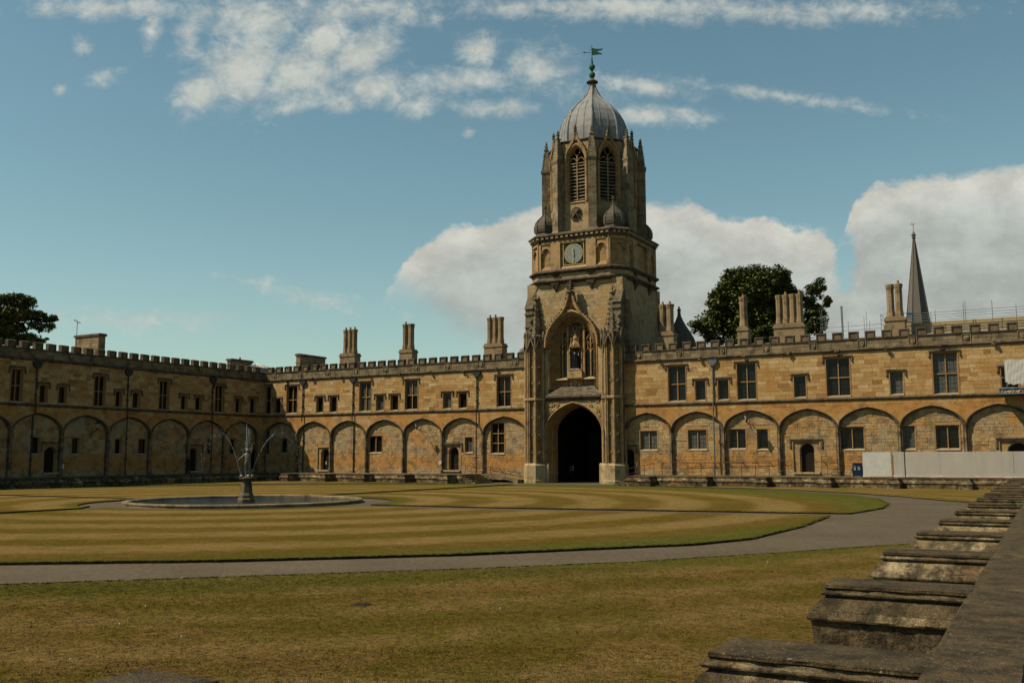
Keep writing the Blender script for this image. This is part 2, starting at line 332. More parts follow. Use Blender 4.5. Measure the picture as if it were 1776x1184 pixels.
def mk_glass(name, col, lattice=True, rough=.08, diag=True):
    mt, g, b = new_mat(name)
    T = g.new('ShaderNodeNewGeometry').outputs['Position']; x = g.xyz(T)
    s_ = 7.0; hx = g.m('ADD', x[0], x[1])
    a = g.m('ADD', hx, x[2]) if diag else hx
    c = g.m('SUBTRACT', hx, x[2]) if diag else x[2]
    la = g.m('LESS_THAN', g.m('ABSOLUTE', g.m('SUBTRACT', g.m('FRACT', g.m('MULTIPLY', a, s_ if diag else 3.2)), .5)), .07)
    lc = g.m('LESS_THAN', g.m('ABSOLUTE', g.m('SUBTRACT', g.m('FRACT', g.m('MULTIPLY', c, s_ if diag else 2.6)), .5)), .07)
    l = g.m('MAXIMUM', la, lc)
    n = g.noise(T, 5, 3)
    base = g.mix(1, col, g.comb(*([g.lin(n, .3, .7, .7, 1.3)] * 3)), 'MULTIPLY')
    g._in(b.inputs['Base Color'], g.mix(g.m('MULTIPLY', l, .8 if lattice else 0), base, (.022, .022, .018)))
    b.inputs['Roughness'].default_value = rough; b.inputs['Specular IOR Level'].default_value = .18
    bump(g, b, g.noise(T, 3.5, 2), .25, .02); return mt
M['glass'] = mk_glass('leaded_glass', (.007, .0075, .006))
M['glass_sq'] = mk_glass('square_leaded_glass', (.008, .009, .008), True, .08, False)
M['glass_blind'] = mk_glass('glass_over_blind', (.085, .088, .080), True, .15, False)
def mk_leaf():
    mt, g, b = new_mat('leaves')
    at = g.new('ShaderNodeAttribute', attribute_name='tone').outputs['Fac']
    g._in(b.inputs['Base Color'], g.ramp(at, [(0, (.040, .058, .013)), (.5, (.095, .120, .026)), (1, (.185, .195, .042))]))
    b.inputs['Roughness'].default_value = .6
    b.inputs['Specular IOR Level'].default_value = .3
    return mt
M['leaf'] = mk_leaf(); M['bark'] = plain('bark', (.06, .045, .032), .95)
def mk_water():
    mt, g, b = new_mat('pool_water')
    P = g.new('ShaderNodeNewGeometry').outputs['Position']
    b.inputs['Base Color'].default_value = (.010, .014, .013, 1); b.inputs['Roughness'].default_value = .06
    b.inputs['Specular IOR Level'].default_value = .6
    bump(g, b, g.m('ADD', g.noise(g.scale(P, (1, 1, 0)), 1.6, 6, .72), g.m('MULTIPLY', g.noise(P, 7, 3), .5)), 1.0, .35); return mt
M['water'] = mk_water()
M['spray'] = plain('white_water', (.50, .52, .54), .3, 0, .05, 4, 0)
def mk_translucent():
    mt, g, b = new_mat('milky_hoarding_sheet')
    P = g.new('ShaderNodeNewGeometry').outputs['Position']
    n = g.noise(g.scale(P, (1, 1, .4)), 1.1, 4)
    g._in(b.inputs['Base Color'], g.ramp(n, [(.3, (.47, .44, .38)), (.7, (.54, .51, .45))]))
    b.inputs['Roughness'].default_value = .6
    tr = g.new('ShaderNodeBsdfTransparent'); mx = g.new('ShaderNodeMixShader'); mx.inputs[0].default_value = .72
    tr.inputs[0].default_value = (.9, .9, .88, 1)
    g.nt.links.new(tr.outputs[0], mx.inputs[1]); g.nt.links.new(b.outputs[0], mx.inputs[2])
    out = [n_ for n_ in g.nt.nodes if n_.type == 'OUTPUT_MATERIAL'][0]
    g.nt.links.new(mx.outputs[0], out.inputs[0]); return mt
M['hoard'] = mk_translucent()

ALB = .66       # one common reflectance scale for every surface
for mt in bpy.data.materials:
    if not mt.use_nodes or mt.get('scaled'): continue
    nt = mt.node_tree; g = N(nt); mt['scaled'] = 1
    for b in [n for n in nt.nodes if n.type == 'BSDF_PRINCIPLED']:
        sk = b.inputs['Base Color']; src = sk.links[0].from_socket if sk.links else tuple(sk.default_value)
        k_ = ALB if mt.name not in ('lead_sheet', 'navy_board', 'clock_blue_grey', 'gilding', 'white_water') else .8
        g._in(sk, g.mix(1.0, src, (k_, k_, k_), 'MULTIPLY'))
# ------------------------------------------------------------------ mesh helpers
class MB:
    def __init__(s): s.v = []; s.f = []; s.t = []; s.m = []; s.tone = .5; s.mi = 0
    def face(s, pts, tone=None):
        i = len(s.v); s.v += [tuple(p) for p in pts]; s.f.append(tuple(range(i, i + len(pts)))); s.t.append(s.tone if tone is None else tone); s.m.append(s.mi)
    def grid(s, rows, closed=False, tone=None):
        """rows of equally many points, shared verts"""
        i0 = len(s.v); n = len(rows[0])
        for r in rows: s.v += [tuple(p) for p in r]
        for a in range(len(rows) - 1):
            for b in range(n if closed else n - 1):
                b2 = (b + 1) % n
                s.f.append((i0 + a * n + b, i0 + a * n + b2, i0 + (a + 1) * n + b2, i0 + (a + 1) * n + b)); s.t.append(s.tone if tone is None else tone); s.m.append(s.mi)
        return i0
    def box(s, x0, x1, y0, y1, z0, z1, tone=None, skip=''):
        if x0 > x1: x0, x1 = x1, x0
        if y0 > y1: y0, y1 = y1, y0
        i = len(s.v)
        s.v += [(x0, y0, z0), (x1, y0, z0), (x1, y1, z0), (x0, y1, z0), (x0, y0, z1), (x1, y0, z1), (x1, y1, z1), (x0, y1, z1)]
        for k, fc in (('f', (0, 1, 5, 4)), ('r', (1, 2, 6, 5)), ('b', (2, 3, 7, 6)), ('l', (3, 0, 4, 7)), ('t', (4, 5, 6, 7)), ('u', (3, 2, 1, 0))):
            if k in skip: continue
            s.f.append(tuple(i + q for q in fc)); s.t.append(s.tone if tone is None else tone); s.m.append(s.mi)
    def prism(s, poly, y0, y1, axis='y', tone=None):
        """closed polygon in (x,z) pushed from y0 to y1 (axis y) / (x,y) polygon pushed in z (axis z) / (y,z) polygon pushed in x"""
        f = {'y': lambda a, b, c: (a, c, b), 'z': lambda a, b, c: (a, b, c), 'x': lambda a, b, c: (c, a, b)}[axis]
        n = len(poly); i = len(s.v)
        s.v += [f(a, b, y0) for a, b in poly] + [f(a, b, y1) for a, b in poly]
        fs = [tuple(i + k for k in range(n)), tuple(i + n + k for k in reversed(range(n)))]
        fs += [(i + k, i + n + k, i + n + (k + 1) % n, i + (k + 1) % n) for k in range(n)]
        for q in fs: s.f.append(q); s.t.append(s.tone if tone is None else tone); s.m.append(s.mi)
    def lathe(s, cx, cy, prof, n=8, rot=None, tone=None, a0=0.0, sx=1, sy=1):
        rot = pi / n if rot is None else rot
        rows = [[(cx + r * sx * cos(rot + 2 * pi * k / n), cy + r * sy * sin(rot + 2 * pi * k / n), z) for k in range(n)] for r, z in prof]
        i0 = s.grid(rows, True, tone)
        t = s.tone if tone is None else tone
        s.f.append(tuple(i0 + k for k in reversed(range(n)))); s.t.append(t); s.m.append(s.mi)
        j = i0 + (len(prof) - 1) * n
        s.f.append(tuple(j + k for k in range(n))); s.t.append(t); s.m.append(s.mi)
    def tube(s, pts, r, n=6, tone=None, r1=None):
        pts = [Vector(p) for p in pts]; rows = []
        for k, p in enumerate(pts):
            d = (pts[min(k + 1, len(pts) - 1)] - pts[max(k - 1, 0)]).normalized()
            a = d.cross(Vector((0, 0, 1)) if abs(d.z) < .9 else Vector((1, 0, 0))).normalized(); b = d.cross(a)
            rr = r if r1 is None else r + (r1 - r) * k / (len(pts) - 1)
            rows.append([p + (a * cos(2 * pi * q / n) + b * sin(2 * pi * q / n)) * rr for q in range(n)])
        i0 = s.grid(rows, True, tone); t = s.tone if tone is None else tone
        for base, rev in ((i0, False), (i0 + (len(pts) - 1) * n, True)):
            q = [base + k for k in range(n)]; s.f.append(tuple(reversed(q) if rev else q)); s.t.append(t); s.m.append(s.mi)
    def ball(s, c, r, n=8, m_=6, sq=(1, 1, 1), jit=0, tone=None):
        rows = []
        for a in range(m_ + 1):
            ph = -pi / 2 + pi * a / m_
            rows.append([(c[0] + r * sq[0] * cos(ph) * cos(2 * pi * k / n) * (1 + R_.uniform(-jit, jit)), c[1] + r * sq[1] * cos(ph) * sin(2 * pi * k / n) * (1 + R_.uniform(-jit, jit)), c[2] + r * sq[2] * sin(ph)) for k in range(n)])
        s.grid(rows, True, tone)
    def mesh(s, name, mats, smooth=False):
        me = bpy.data.meshes.new(name); me.from_pydata(s.v, [], s.f)
        a = me.attributes.new('tone', 'FLOAT', 'FACE'); a.data.foreach_set('value', s.t)
        for mt in mats: me.materials.append(mt)
        if len(mats) > 1: me.polygons.foreach_set('material_index', s.m)
        if smooth: me.polygons.foreach_set('use_smooth', [True] * len(s.f))
        me.update(); return me
    def build(s, name, mats, parent=None, smooth=False, recalc=True, kind=None, label=None, loc=None):
        if not isinstance(mats, (list, tuple)): mats = [mats]
        me = s.mesh(name, mats, smooth)
        if recalc:
            bm = bmesh.new(); bm.from_mesh(me); bmesh.ops.remove_doubles(bm, verts=bm.verts, dist=1e-5) if smooth else None
            bmesh.ops.recalc_face_normals(bm, faces=bm.faces); bm.to_mesh(me); bm.free()
            if smooth:
                try: me.set_sharp_from_angle(angle=radians(40))
                except Exception: pass
        return link(name, me, parent, kind, label, loc)
def link(name, me, parent=None, kind=None, label=None, loc=None):
    o = bpy.data.objects.new(name, me); COL.objects.link(o)
    if parent: o.parent = parent
    if kind: o['kind'] = kind
    if label: o['label'] = label
    if loc: o.location = loc
    return o
def thing(name, label, cat, loc=(0, 0, 0), rz=0.0, group=None):
    o = bpy.data.objects.new(name, None); COL.objects.link(o); o.empty_display_size = .3
    o.location = loc; o.rotation_euler = (0, 0, rz); tag(o, label, cat, group); return o
def tag(o, label=None, cat=None, group=None, kind=None):
    if label: o['label'] = label
    if cat: o['category'] = cat
    if group: o['group'] = group
    if kind: o['kind'] = kind
    return o
def copy_tree(o, parent=None):
    c = o.copy(); COL.objects.link(c); c.parent = parent
    for ch in list(o.children): copy_tree(ch, c)
    return c
CUBE = {}
def rnd(): return R_.random()

def arch_h(t, w, rise):
    """height above spring at offset t from centre for an arch of half span w"""
    t = min(abs(t), w)
    if rise > w * 1.02:
        c = (rise * rise - w * w) / (2 * w); R = w + c
        return sqrt(max(R * R - (t + c) ** 2, 0))
    k = t / w; return rise * (.80 * sqrt(max(1 - k * k, 0)) + .20 * (1 - k))
def arch_curve(cx, w, zs, rise, z0=None, n=14):
    pts = []
    if z0 is not None: pts.append((cx - w, z0))
    for k in range(n + 1):
        a = pi - pi * k / n; t = w * cos(a); pts.append((cx + t, zs + arch_h(t, w, rise)))
    if z0 is not None: pts.append((cx + w, z0))
    return pts
def arch_loft(mb, cx, w, zs, rise, z0, prof, n=14, yb=0.0):
    """prof: list of (inset, y); concentric arch orders"""
    rows = []
    for ins, y in prof:
        c = arch_curve(cx, w - ins, zs, rise - ins * (rise / w if rise < w else 1), z0, n)
        rows.append([(x, y, z) for x, z in c])
    mb.grid(rows)

# ------------------------------------------------------------------ ashlar
def courses(u0, u1, z0, z1, holes, ch, lmin, lmax, rng):
    """rectangles of coursed stones avoiding the holes"""
    out = []; z = z0
    while z < z1 - .08:
        h = min(ch * rng.uniform(.8, 1.2), z1 - z)
        if z1 - (z + h) < .12: h = z1 - z
        segs = [(u0, u1)]
        for (a, b, c, d) in holes:
            if c < z + h - .01 and d > z + .01:
                ns = []
                for s0, s1 in segs:
                    if b <= s0 or a >= s1: ns.append((s0, s1)); continue
                    if a > s0: ns.append((s0, a))
                    if b < s1: ns.append((b, s1))
                segs = ns
        for s0, s1 in segs:
            x = s0
            while x < s1 - .02:
                l = rng.uniform(lmin, lmax)
                if s1 - (x + l) < lmin * .6: l = s1 - x
                out.append((x, min(x + l, s1), z, z + h)); x += l
        z += h
    return out
def lay_stones(parent, rects, yf, mat, rng, dmin=.012, dmax=.035, gap=.008, single=0, near=None, name='stone', big_gap=0):
    """the stones nearest the viewer become single objects, the rest one joined part"""
    if near: rects = sorted(rects, key=near)
    rest = MB()
    for i, (a, b, c, d) in enumerate(rects):
        y = yf - rng.uniform(dmin, dmax); t = min(1, max(0, rng.gauss(.5, .27)))
        if i < single:
            mb = MB(); cx, cz = (a + b) / 2, (c + d) / 2
            mb.box(a + gap - cx, b - gap - cx, y - yf, .01, c + gap - cz, d - gap - cz, t, 'b')
            me = mb.mesh(name, [mat]); link(name, me, parent, loc=(cx, yf, cz))
        else: rest.box(a + gap, b - gap, y, yf + .01, c + gap, d - gap, t, 'b')
    if rest.f: rest.build(name, mat, parent, recalc=False, kind='stuff')

# ------------------------------------------------------------------ windows and doors (local frame: x along wall, -y out of it)
def window(par, x0, x1, z0, z1, yf, lights=2, rows=1, hood=True, blind=0, arched=False, glass='glass', depth=.30):
    w = MB(); j = .07
    w.mi = 0
    # splayed reveals
    d = yf + depth
    w.face([(x0, yf, z0), (x0 + j, d, z0 + .04), (x0 + j, d, z1 - j), (x0, yf, z1)], .3)
    w.face([(x1, yf, z0), (x1, yf, z1), (x1 - j, d, z1 - j), (x1 - j, d, z0 + .04)], .7)
    w.face([(x0, yf, z1), (x0 + j, d, z1 - j), (x1 - j, d, z1 - j), (x1, yf, z1)], .4)
    # flat dressing round the opening
    f = .10; yo = yf - .045
    for a, b, c, e in ((x0 - f, x0, z0, z1 + f), (x1, x1 + f, z0, z1 + f), (x0, x1, z1, z1 + f)): w.box(a, b, yo, yf + .02, c, e, R_.uniform(.2, .9))
    win = w.build('window', M['jamb'], par, recalc=False)
    sm = MB(); sm.prism([(yf - .06, z0 - .02), (yf - .06, z0 - .12), (d, z0 - .12), (d, z0 + .07)], x0 - .04, x1 + .04, 'x'); sm.build('sill', M['sill'], win)
    nl = lights; W_ = x1 - x0 - 2 * j; mw = .085
    mu = MB()
    for k in range(1, nl):
        xx = x0 + j + W_ * k / nl; mu.box(xx - mw / 2, xx + mw / 2, d - .12, d + .03, z0 + .04, z1 - j)
    zr = [z0 + .04]; H = z1 - j - z0 - .04
    for k in range(1, rows):
        zz = z0 + .04 + H * k / rows * 1.0; mu.box(x0 + j, x1 - j, d - .115, d + .028, zz - mw / 2, zz + mw / 2); zr.append(zz)
    zr.append(z1 - j)
    if arched:
        for r in range(rows):
            for k in range(nl):
                a = x0 + j + W_ * k / nl; b = a + W_ / nl; c = (a + b) / 2; hw = (b - a) / 2; zt = zr[r + 1]; hh = .28
                for s_ in (-1, 1):
                    pts = [(c + s_ * hw, zt), (c, zt)] + [(c + s_ * hw * sin(q * pi / 2 / 5), zt - hh + hh * cos(q * pi / 2 / 5)) for q in range(1, 6)]
                    mu.prism(pts, d - .05, d + .02)
    if mu.f: mu.build('mullion', M['jamb'], win)
    for r in range(rows):
        for k in range(nl):
            a = x0 + j + W_ * k / nl; b = a + W_ / nl
            g_ = glass
            if blind and (r == rows - 1 or blind > 1): g_ = 'glass_blind'
            p = MB(); tl = R_.uniform(-.012, .012); p.box(a, b, d, d + .02 + tl * 0, zr[r], zr[r + 1]); p.build('pane', M[g_], win, recalc=False)
    if hood:
        h = MB(); o = .16; zt = z1 + f + .05
        h.prism([(yf, zt), (yf - .15, zt), (yf - .15, zt + .06), (yf, zt + .15)], x0 - o - .1, x1 + o + .1, 'x')
        for xa in (x0 - o - .1, x1 + o): h.box(xa, xa + .10, yf - .12, yf, zt - .38, zt)
        for xa in (x0 - o - .05, x1 + o + .05): h.ball((xa + (-.04 if xa < x0 else .04), yf - .07, zt - .42), .09, 6, 4)
        h.build('hood_mould', M['weathered'], win)
    return win
def door(par, x0, x1, z0, z1, yf, hood=True, opening=None):
    d = yf + .35; o0, o1 = opening or (x0 + .25, x1 - .25); cx = (o0 + o1) / 2; hw = (o1 - o0) / 2
    f = MB(); zs = z1 - .75
    c = arch_curve(cx, hw, zs, .5, z0, 10)
    # flat frame with arched opening
    top = z1 - .1
    outer = [(x0 + (x1 - x0) * k / (len(c) - 1), top) for k in range(len(c))]; outer[0] = (x0, z0); outer[-1] = (x1, z0)
    outer[1] = (x0, top); outer[-2] = (x1, top)
    c2 = arch_curve(cx, hw + .09, zs, .57, z0, 10); c3 = arch_curve(cx, hw + .05, zs, .54, z0, 10)
    f.grid([[(x, yf + .06, z) for x, z in outer], [(x, yf + .08, z) for x, z in c2], [(x, yf + .17, z) for x, z in c2], [(x, yf + .16, z) for x, z in c3], [(x, yf + .26, z) for x, z in c], [(x, d + .1, z) for x, z in c]])
    f.box(x0 - .12, x0, yf - .05, yf + .12, z0, z1); f.box(x1, x1 + .12, yf - .05, yf + .12, z0, z1); f.box(x0, x1, yf - .05, yf + .12, z1 - .1, z1)
    dr = f.build('doorway', M['tower_warm'], par, recalc=False)
    l = MB(); l.box(o0, o1, d + .1, d + .16, z0, z1)
    for k in range(1, 5): xx = o0 + (o1 - o0) * k / 5; l.box(xx - .012, xx + .012, d + .085, d + .1, z0, z1 - .2)
    l.build('door_leaf', M['wood_dark'], dr)
    s_ = MB(); s_.box(x0 - .05, x1 + .05, yf - .25, yf + .45, z0 - .16, z0); s_.build('threshold', M['sill'], dr)
    if hood:
        h = MB(); zt = z1 + .08
        h.prism([(yf, zt), (yf - .15, zt), (yf - .15, zt + .06), (yf, zt + .15)], x0 - .28, x1 + .28, 'x')
        for xa in (x0 - .28, x1 + .16): h.box(xa, xa + .12, yf - .12, yf, zt - .6, zt); h.ball((xa + .06, yf - .07, zt - .64), .11, 6, 4)
        h.build('hood_mould', M['weathered'], dr)
    return dr
def pipe(par, x, ztop, zbot, y, mat, inner=True, yin=.12, zsplit=6.5):
    p = MB()
    p.tube([(x, y, ztop), (x, y, 7.5)], .06, 8); p.tube([(x, y - .08, 7.5), (x, y - .08, zsplit)], .06, 8)
    yl = yin if inner else y - .08
    p.tube([(x, yl, zsplit + .2), (x, yl, zbot)], .06, 8)
    for z in (8.2, 9.6): p.box(x - .09, x + .09, y - .09, y + .09, z - .07, z + .07)
    for z in (2.4, 4.4): p.box(x - .09, x + .09, yl - .09, yl + .09, z - .07, z + .07)
    o = p.build('downpipe', mat, par, smooth=True)
    h = MB(); h.prism([(x - .42, ztop + .38), (x - .42, ztop + .14), (x - .14, ztop - .12), (x + .14, ztop - .12), (x + .42, ztop + .14), (x + .42, ztop + .38)], y - .14, y + .14)
    for k in range(6): h.box(x - .42 + k * .155, x - .42 + k * .155 + .075, y - .15, y + .14, ztop + .38, ztop + .47)
    h.build('pipe_hopper', mat, o)

def shield_panel(par, cx, z0, z1, yf):
    w = (z1 - z0) * .5
    f = MB()
    for a, b, c, d in ((cx - w - .06, cx - w, z0 - .05, z1 + .05), (cx + w, cx + w + .06, z0 - .05, z1 + .05), (cx - w, cx + w, z1, z1 + .05), (cx - w, cx + w, z0 - .05, z0)): f.box(a, b, yf - .07, yf, c, d, .8)
    f.box(cx - w, cx + w, yf - .012, yf, z0, z1, .0)
    cz = (z0 + z1) / 2; h = (z1 - z0) / 2
    pts = [(-.6, .75), (.6, .75), (.62, .1), (.35, -.5), (0, -.8), (-.35, -.5), (-.62, .1)]
    f.prism([(cx + a * w, cz + b * h) for a, b in pts], yf - .10, yf - .01, tone=.9)
    for k in range(4): f.ball((cx + R_.uniform(-.35, .35) * w, yf - .1, cz + R_.uniform(-.4, .5) * h), .055, 6, 4, tone=.7)
    return f.build('carved_panel', M['parapet'], par)

ZS, ZC, ZPB, ZCR, ZMT, ZT = 7.25, 11.35, 11.46, 12.27, 12.93, .85
def merlon_mesh():
    mb = MB(); w = .345
    mb.box(-w, w, -.0, .36, 0, .56, .15)
    # coping, weathered, overhanging
    mb.mi = 1; mb.prism([(-.07, .56), (-.07, .62), (.18, .70), (.43, .62), (.43, .56)], -w - .06, w + .06, 'x', .1)
    mb.box(-w - .05, -w + .04, -.07, .37, -.03, .58, .1); mb.box(w - .04, w + .05, -.07, .37, -.03, .58, .1)
    return mb.mesh('merlon', [M['parapet'], M['weathered']])
MERL = [merlon_mesh() for _ in range(2)]

RD = .22
def range_building(root, U0, U1, up, lo, doors, pil, panel0, pipes, chimneys, stone_near, single, detail=(None, None), depth=9.0, seed=1):
    """root-local frame: wall face on y=0, recessed ground storey on y=.45, front is -y"""
    rng = random.Random(seed)
    if root['label'].startswith('sunlit'):
        lo = [(w[0] + .09, w[1] + .09) + tuple(w[2:]) for w in lo]; doors = [(w[0] + .09, w[1] + .09) + tuple(w[2:]) for w in doors]
        for w in doors:
            if w[4].get('opening'): w[4]['opening'] = (w[4]['opening'][0] + .09, w[4]['opening'][1] + .09)
    D0, D1 = detail[0] if detail[0] is not None else U0, detail[1] if detail[1] is not None else U1
    # ---- upper wall
    holes = [(w[0], w[1], w[2], w[3]) for w in up]
    xs = sorted({U0, U1} | {h[0] for h in holes} | {h[1] for h in holes})
    w = MB(); Ztop = ZC
    for a, b in zip(xs[:-1], xs[1:]):
        hs = [h for h in holes if h[0] <= a + 1e-6 and h[1] >= b - 1e-6]; z = ZS - .1
        for h in hs: w.face([(a, 0, z), (b, 0, z), (b, 0, h[2]), (a, 0, h[2])]); z = h[3]
        w.face([(a, 0, z), (b, 0, z), (b, 0, Ztop), (a, 0, Ztop)])
    w.face([(U0, 0, .2), (U0, depth, .2), (U0, depth, ZC), (U0, 0, ZC)]); w.face([(U1, 0, .2), (U1, depth, .2), (U1, depth, ZC), (U1, 0, ZC)]); w.face([(U0, depth, 0), (U1, depth, 0), (U1, depth, ZC), (U0, depth, ZC)])
    w.build('wall', M['upper_base'], root, recalc=False)
    # ---- inner recessed wall, ground storey
    lh = [(a[0], a[1], a[2], a[3]) for a in lo] + [(d[0], d[1], d[2], d[3]) for d in doors]
    xs = sorted({U0, U1} | {h[0] for h in lh} | {h[1] for h in lh})
    w = MB()
    for a, b in zip(xs[:-1], xs[1:]):
        hs = sorted([h for h in lh if h[0] <= a + 1e-6 and h[1] >= b - 1e-6], key=lambda h: h[2]); z = 0.0
        for h in hs: w.face([(a, RD, z), (b, RD, z), (b, RD, h[2]), (a, RD, h[2])]); z = h[3]
        w.face([(a, RD, z), (b, RD, z), (b, RD, 6.95), (a, RD, 6.95)])
    w.build('ground_storey_wall', M['lower_base'], root, recalc=False)
    # ---- back-up behind the openings so no light leaks
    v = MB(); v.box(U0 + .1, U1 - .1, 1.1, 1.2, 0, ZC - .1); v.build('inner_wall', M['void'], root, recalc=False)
    # ---- spandrels and blind arches
    W_, RISE, ZSP = 2.27, 1.43, 5.07
    sp = MB(); edges = pil
    for k in range(len(edges) - 1):
        a, b = edges[k], edges[k + 1]
        if b < D0 - 5 or a > D1 + 5: pass
        cx = (a + b) / 2; hw = (b - a) / 2 - .18
        c = arch_curve(cx, hw, ZSP, RISE, None, 16)
        row = [(a, ZSP)] + c + [(b, ZSP)]
        sp.grid([[(x, 0, z) for x, z in row], [(x, 0, ZS - .08) for x, z in row]], tone=.5)
        sp.grid([[(x, 0, z) for x, z in c], [(x, RD + .01, z) for x, z in c]], tone=.2)
        ab = MB(); prof = [(-.13, .0), (-.13, -.10), (-.06, -.14), (.02, -.10), (.05, -.03), (.10, .02), (.14, .07), (.14, .12)]
        arch_loft(ab, cx, hw, ZSP, RISE, None, prof, 18)
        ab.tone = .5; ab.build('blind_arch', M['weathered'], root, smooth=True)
        # label stops / keystone boss
    for x in edges:
        if x < U0 + .05 or x > U1 - .05: continue
        p = MB(); p.box(x - .18, x + .18, .0, RD, ZT - .4, ZSP, .4, 'b')
        p.lathe(x, -.02, [(.17, ZT), (.17, ZT + .35), (.10, ZT + .42), (.085, ZSP - .3), (.13, ZSP - .22), (.16, ZSP - .12), (.2, ZSP - .04), (.2, ZSP + .05)], 8, tone=.9)
        p.box(x - .2, x + .2, -.05, .05, ZSP - .02, ZSP + .12, .1)
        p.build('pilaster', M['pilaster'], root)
    a0, a1 = edges[0], edges[-1]
    if U0 < a0 - .05: sp.box(U0, a0, 0, RD, .2, ZS - .08)
    if a1 < U1 - .05: sp.box(a1, U1, 0, RD, .2, ZS - .08)
    sp.build('arch_spandrels', M['orange'], root, recalc=False)
    # thin courses proud on the spandrel band (above the arch crowns)
    rs = courses(max(U0, D0), min(U1, D1), 6.72, ZS - .12, [], .34, .5, 1.2, rng)
    lay_stones(root, rs, 0, M['orange'], rng, .004, .012, .006)
    # ---- stones of the upper wall
    f = .10
    hh = [(a - f, b + f, c, d + f) for a, b, c, d in holes]
    rs = courses(max(U0, D0), min(U1, D1), ZS + .14, ZC - .12, hh, .33, .45, 1.15, rng)
    lay_stones(root, rs, 0, M['upper'], rng, single=single, near=stone_near, gap=.007)
    hl = [(a - f, b + f, c - .02, d + f) for a, b, c, d in lh] + [(x - .2, x + .2, 0, 7) for x in edges]
    rs = courses(max(U0, D0), min(U1, D1), ZT - .05, 6.5, hl, .27, .3, .85, rng)
    lay_stones(root, rs, RD, M['lower'], rng, .004, .04, .007)
    # ---- openings
    for x in up: window(root, *x[:4], 0.0, **x[4])
    for x in lo: window(root, *x[:4], RD, **dict(dict(hood=False, depth=.22), **x[4]))
    for x in doors: door(root, *x[:4], RD, **x[4])
    # ---- string course, cornice, parapet
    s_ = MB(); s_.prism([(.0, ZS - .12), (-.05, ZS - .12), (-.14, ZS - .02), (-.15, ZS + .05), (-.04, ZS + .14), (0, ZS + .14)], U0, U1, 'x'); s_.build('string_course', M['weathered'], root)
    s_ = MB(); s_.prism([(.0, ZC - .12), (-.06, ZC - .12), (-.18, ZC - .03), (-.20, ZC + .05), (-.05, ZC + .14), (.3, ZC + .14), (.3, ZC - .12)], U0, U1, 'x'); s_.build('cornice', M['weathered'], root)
    w = MB(); w.box(U0, U1, .03, .36, ZC + .13, ZCR, .4); w.build('parapet', M['parapet'], root, recalc=False)
    pk = []; x = panel0
    while x > U0: x -= 4.0
    x += 4.0
    while x < U1 - .3:
        pk.append(x); x += 4.0
    rs = courses(max(U0, D0), min(U1, D1), ZC + .15, ZCR - .03, [(x - .36, x + .36, 11.5, 12.22) for x in pk], .36, .5, 1.1, rng)
    lay_stones(root, rs, .03, M['parapet'], rng, .006, .02)
    for x in pk:
        if D0 - 1 < x < D1 + 1: shield_panel(root, x, 11.56, 12.14, .03)
    b = MB()
    for x in pk:
        for xx in (x - 2.0, x + 2.0) if x == pk[0] else (x + 2.0,):
            if D0 < xx < D1 and U0 + .3 < xx < U1 - .3:
                bo = MB()
                for q in range(5): bo.ball((xx + R_.uniform(-.13, .13), -.2 - R_.uniform(0, .12), ZC + R_.uniform(-.14, .08)), R_.uniform(.08, .14), 6, 4, jit=.2)
                bo.build('carved_boss', M['weathered'], root)
    # merlons: a gap over every panel, three per panel spacing
    x = pk[0] - 4.0 + 4.0 / 6
    k = 0
    while x < U1 - .2:
        if x > U0 + .25:
            link('merlon', MERL[k % 2], root, loc=(x, .03, ZCR))
            k += 1
        x += 4.0 / 3
    c = MB(); c.prism([(-.05, ZCR - .06), (-.08, ZCR + .05), (.2, ZCR + .10), (.42, ZCR + .05), (.42, ZCR)], U0, U1, 'x', .1); c.build('crenel_coping', M['weathered'], root)
    # ---- roof
    r = MB(); r.face([(U0, .4, 11.9), (U1, .4, 11.9), (U1, depth / 2, 12.95), (U0, depth / 2, 12.95)]); r.face([(U0, depth / 2, 12.95), (U1, depth / 2, 12.95), (U1, depth, 11.9), (U0, depth, 11.9)])
    for q in range(int(U0), int(U1), 1): r.box(q, q + .05, .4, depth / 2, 11.9, 11.95)
    r.build('roof', M['lead'], root, recalc=False)
    for x, z0, z1, y, mt, inner in pipes: pipe(root, x, z1, z0, -.12, M[mt], inner)
    for c in chimneys: chimney(root, *c)

